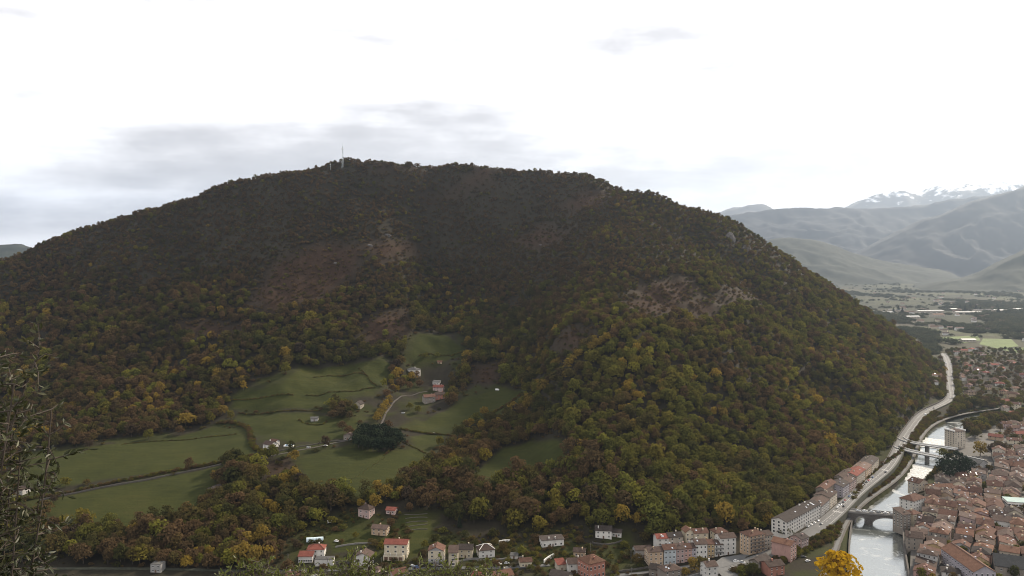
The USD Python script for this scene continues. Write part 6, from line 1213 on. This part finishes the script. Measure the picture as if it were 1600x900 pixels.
for i, (tops, sd, lb) in enumerate([([(550, 868, 9.0), (520, 885, 9.2), (575, 880, 8.9), (600, 895, 9.1), (500, 898, 9.0), (540, 890, 8.8), (560, 900, 9.2)], 3, 'yellow green leafy shrub top before the white gabled house'), ([(400, 878, 9.5), (420, 886, 9.6), (375, 892, 9.4), (440, 896, 9.5), (350, 899, 9.6), (470, 893, 9.3)], 8, 'green shrub top at the picture edge left of the villas'), ([(680, 882, 10.0), (655, 890, 10.1), (700, 888, 9.9), (640, 897, 10.0), (715, 896, 10.2)], 12, 'olive shrub top before the tall grey gabled house'), ([(755, 888, 10.4), (735, 896, 10.5), (775, 894, 10.3), (790, 899, 10.4)], 17, 'yellowish shrub top at the picture edge below the narrow tower house')]):
    tops = tops + [(x + dx, y + dy, d + 0.15 * k) for k, (dx, dy) in enumerate(((-9, 9), (11, 7))) for x, y, d in tops]
    T3 = [nearp(*q) for q in tops]; bx = float(np.mean([q[0] for q in T3])); by = float(np.mean([q[1] for q in T3])); 
    near_plant('leafy_shrub', lb, (bx, by, float(near_ground(np.array(bx), np.array(by))) - 0.1), T3, sd, 0.055, 34, 'leaf_shrub', dense=3)

# ---------------------------------------------------------------- the woods on the hill
HAMLET = shapely.union_all([area(q) for q in [[(400, 702), (415, 684), (445, 692), (540, 682), (548, 692), (440, 711), (400, 714)], [(598, 668), (586, 662), (606, 622), (640, 600), (662, 592), (700, 596), (704, 630), (660, 645), (628, 668)], [(628, 588), (632, 572), (655, 574), (656, 588)], [(470, 680), (505, 680), (505, 662), (470, 662)]]])
ROADSIDE = LineString(ROAD[(ROAD[:, 1] > 640) & (ROAD[:, 1] < 940), :2]).buffer(15).union(LineString(ROAD[(ROAD[:, 1] > 900) & (ROAD[:, 1] < 1900), :2]).buffer(9))
CLEAR_ALL = shapely.union_all([FOOT_ALL, HAMLET, GARDEN, ROADSIDE])
SINGLE_TREE = cKDTree(np.array(SINGLES)); SINGLE_FRONT = cKDTree(np.array(SINGLES) * [1, 1] * 1.0 - np.c_[np.zeros(len(SINGLES)), np.full(len(SINGLES), 8.0)])
shapely.prepare(CLEAR_ALL)
def forest_points(spacing):
    xs = np.arange(-1050, 1000, spacing); ys = np.arange(600, 1720, spacing * 0.95)
    X, Y = np.meshgrid(xs, ys, indexing='ij'); X = X + (np.arange(len(ys)) % 2)[None, :] * spacing / 2
    X = (X + RNG.uniform(-0.45, 0.45, X.shape) * spacing).ravel(); Y = (Y + RNG.uniform(-0.45, 0.45, Y.shape) * spacing).ravel()
    u = 800 + FOC * X / Y; m = (u > -90) & (u < 1500); X, Y, u = X[m], Y[m], u[m]
    Z = ground(X, Y); _, py = px_of(X, Y, Z)
    crest = np.interp(u, US, [YS[(YS > 600) & (YS < 2000)][np.argmax(((TER[i] - CAM_H) / YS)[(YS > 600) & (YS < 2000)])] for i in range(len(US))])
    foot = np.interp(u, [-100, 60, 240, 440, 460, 560, 700, 860, 1000, 1090, 1200, 1290, 1350, 1400, 1440, 1475, 1500], [888, 880, 888, 892, 838, 800, 815, 834, 846, 840, 832, 770, 722, 694, 640, 600, 560])
    m = (Y < crest + 45) & ((py < foot) | (Y > 1300)) & ((Z > 1.2) | (u < 460))
    return X[m], Y[m], Z[m], u[m], py[m]
fX, fY, fZ, fu, fp = forest_points(7.8)
pts = shapely.points(fX, fY)
ok = ~shapely.contains(MEADOW_ALL.buffer(2.5), pts) & ~shapely.contains(CLEAR_ALL, pts) & free(fX, fY, 3.0)
GROVES = shapely.union_all([area(q) for q in [[(512, 628), (556, 640), (556, 684), (518, 672)], [(606, 604), (650, 586), (660, 604), (612, 618)], [(690, 612), (704, 600), (712, 640), (694, 634)], [(718, 690), (730, 655), (762, 645), (765, 690), (735, 705)], [(560, 585), (600, 570), (640, 566), (640, 590), (590, 606)], [(60, 694), (140, 690), (150, 708), (70, 712)], [(400, 720), (460, 712), (470, 722), (420, 735)], [(340, 664), (398, 690), (404, 712), (390, 712), (380, 690)], [(700, 600), (735, 560), (745, 590), (712, 610)]]])
field = shapely.contains(FIELD_ZONE, pts) & ~shapely.contains(GROVES, pts)
ok &= ~(field & (RNG.uniform(0, 1, len(fX)) > 0.055))
ok &= (SINGLE_TREE.query(np.c_[fX, fY])[0] > 5.0) & (SINGLE_FRONT.query(np.c_[fX, fY])[0] > 5.5)
inb = shapely.contains(BRACKEN_ALL, pts)
gap = meshkit.fbm(np.stack([fX / 55, fY / 55, 0 * fX], -1), 3, 31)
upper = np.clip((fZ - 120) / 120, 0, 1)
keep_p = np.where(inb, 0.38, np.where(gap < 0.28 + 0.12 * upper * (fu < 900), 0.5, 1.0))
ok &= RNG.uniform(0, 1, len(fX)) < keep_p
fX, fY, fZ, fu, fp, inb, upper, gap = (a[ok] for a in (fX, fY, fZ, fu, fp, inb, upper, gap))
FK = ['wood_tree', 'brown_tree', 'olive_tree_kind', 'gold_tree', 'lime_tree', 'rust_tree', 'shrub', 'brown_shrub', 'conifer', 'tall_wood_tree', 'tall_brown_tree']
n = len(fX)
zone = meshkit.fbm(np.stack([fX / 150, fY / 150, 0 * fX], -1), 3, 77); tint = meshkit.fbm(np.stack([fX / 35, fY / 35, 0 * fX], -1), 2, 12)
r = RNG.uniform(0, 1, n)
spur = np.clip((fu - 830) / 150, 0, 1) * np.clip((560 - 0.0 * fp - (fp < 400) * 200) / 560, 0, 1)
p_brown = np.clip(0.24 + 0.8 * upper * np.clip((1150 - fu) / 300, 0, 1) + (zone - 0.5) * 1.1, 0.04, 0.85)
p_olive = np.clip(0.10 + 0.5 * spur + (tint - 0.5) * 1.3, 0.02, 0.8)
patch = meshkit.fbm(np.stack([fX / 70, fY / 70, 0 * fX], -1), 2, 99)
p_gold = np.clip(0.006 + (patch - 0.58) * 1.2, 0.005, 0.16) * (1 - 0.75 * upper) * np.where((fp > 470), 1.0, 0.35) * np.where(fu > 1000, 0.55, 1.0) + 0.10 * np.exp(-((fu - 705) / 45) ** 2 - ((fp - 480) / 45) ** 2) + 0.08 * np.exp(-((fu - 800 - (640 - fp) * 0.9) / 35) ** 2) * (fp > 500) * (fp < 680)
kind = np.where(r < p_gold, 3, np.where(r < p_gold * 2.0, 4, np.where(r < p_gold * 2 + 0.012, 5, np.where(r < p_gold * 2 + 0.012 + p_brown, 1, np.where(r < p_gold * 2 + 0.012 + p_brown + p_olive, 2, 0)))))
h = np.clip(RNG.normal(11.6, 3.0, n), 5.5, 19) * (1 - 0.45 * upper) * (0.85 + 0.5 * (tint - 0.3)) * np.where(fp > 700, 1.15, 1.0)
kind = np.where(inb, np.where(r < 0.6, 7, 6), kind); h = np.where(inb, RNG.uniform(1.2, 3.2, n) + (RNG.uniform(0, 1, n) < 0.12) * 3, h)
wid = RNG.uniform(0.72, 1.12, n)
swap = RNG.uniform(0, 1, n) < 0.16
kind = np.where(swap & (kind == 0), 9, np.where(swap & (kind == 1), 10, kind)); h = np.where(kind >= 9, h * 1.18, h); wid = np.where(kind >= 9, 1.15, wid)
ok = ~hides_road(fX, fY, h)
fX, fY, fZ, fu, fp, kind, h, wid = (a[ok] for a in (fX, fY, fZ, fu, fp, kind, h, wid)); n = len(fX)
forest = np.c_[kind, fX, fY, fZ - 0.4, h, wid]
size = h * wid / fY
near = np.zeros(n, bool); cand = np.nonzero((fY < 860) & (fu > -20) & (fu < 1600) & (fp < 905))[0]
NEAR_COUNT = 105
near[cand[np.argsort(-size[cand])[:NEAR_COUNT]]] = True
def zone_words(u, p):
    if u < 130: return 'in the dark wood below the lower left meadow'
    if u < 300: return 'in the wood strip under the long lower meadow'
    if u < 470: return 'in the thick copse left of the villas'
    if u < 620: return 'on the bank above the hillside villas'
    if u < 760: return 'in the dark wood above the gabled villas'
    if u < 900: return 'on the dark slope above the white bungalow'
    if u < 1010: return 'on the wooded slope above the brown roofed villa'
    if u < 1110: return 'on the slope behind the pastel terrace row'
    if u < 1200: return 'on the slope above the apartment block with balconies'
    if u < 1300: return 'on the slope behind the long white block'
    return 'on the slope behind the riverside road houses'
for i in np.nonzero(near)[0]:
    k = FK[int(kind[i])]; w = zone_words(fu[i], fp[i])
    tree(k, fX[i], fY[i], h[i], w, f'{TREE_LOOK[k]}s {w}', z=fZ[i] - 0.1, wide=wid[i])
rest = forest[~near]; ru, rp = fu[~near], fp[~near]
z1 = (ru < 700) & (rp < 470); z2 = (ru < 700) & ~z1; z3 = (ru >= 700) & (rp < 470)
scatter('woodland', 'brown and green autumn woodland on the upper left flank of the hill', rest[z1], FK)
scatter('woodland', 'dark mixed woodland around and below the hillside meadows', rest[z2], FK)
scatter('woodland', 'brownish woodland on the summit spur right of the mast', rest[z3], FK)
scatter('woodland', 'olive green woodland on the lower spur above the riverside road', rest[~z1 & ~z2 & ~z3], FK)
# low undergrowth between the trees
uX, uY, uZ, uu, up = forest_points(9.5)
pts = shapely.points(uX, uY)
ok = ~shapely.contains(MEADOW_ALL.buffer(1.0), pts) & ~(shapely.contains(FIELD_ZONE, pts) & (RNG.uniform(0, 1, len(uX)) > 0.42)) & ~shapely.contains(CLEAR_ALL, pts) & free(uX, uY, 1.0) & (RNG.uniform(0, 1, len(uX)) < 0.75)
uX, uY, uZ = uX[ok], uY[ok], uZ[ok]
scatter('undergrowth', 'low brown and green undergrowth between the trees of the hill', np.c_[RNG.integers(0, 2, len(uX)), uX, uY, uZ - 0.3, RNG.uniform(1.5, 4.0, len(uX)), RNG.uniform(0.9, 1.5, len(uX))], ['shrub', 'brown_shrub'])

# fine scrub filling the high slopes
qX, qY, qZ, qu, qp = forest_points(6.2)
ok = (qZ > 130) & (RNG.uniform(0, 1, len(qX)) < 0.8) & ~shapely.contains(FIELD_ZONE, shapely.points(qX, qY)) & ~(shapely.contains(BRACKEN_ALL, shapely.points(qX, qY)) & (RNG.uniform(0, 1, len(qX)) < 0.6))
qX, qY, qZ = qX[ok], qY[ok], qZ[ok]
scatter('scrub', 'fine russet and dark scrub covering the high slopes of the hill', np.c_[RNG.choice([0, 1, 1, 1, 1, 1, 2], len(qX)), qX, qY, qZ - 0.3, RNG.uniform(2.0, 5.0, len(qX)), RNG.uniform(0.7, 1.2, len(qX))], ['shrub', 'brown_shrub', 'olive_shrub'])

# ---------------------------------------------------------------- haze in the valley air
if HAZE_DENSITY > 0:
    usdkit.material(stage, '/World/Looks/haze', {'v': ('principled_volume', {'color': (0.64, 0.785, 1.0), 'density': HAZE_DENSITY, 'anisotropy': 0.7})}, [], volume='v.volume')
    solo('haze', box(-36000, 36000, -400, 31000, -42, 2450), 'haze', label='pale haze hanging in the valley air', cat='haze', kind='stuff')
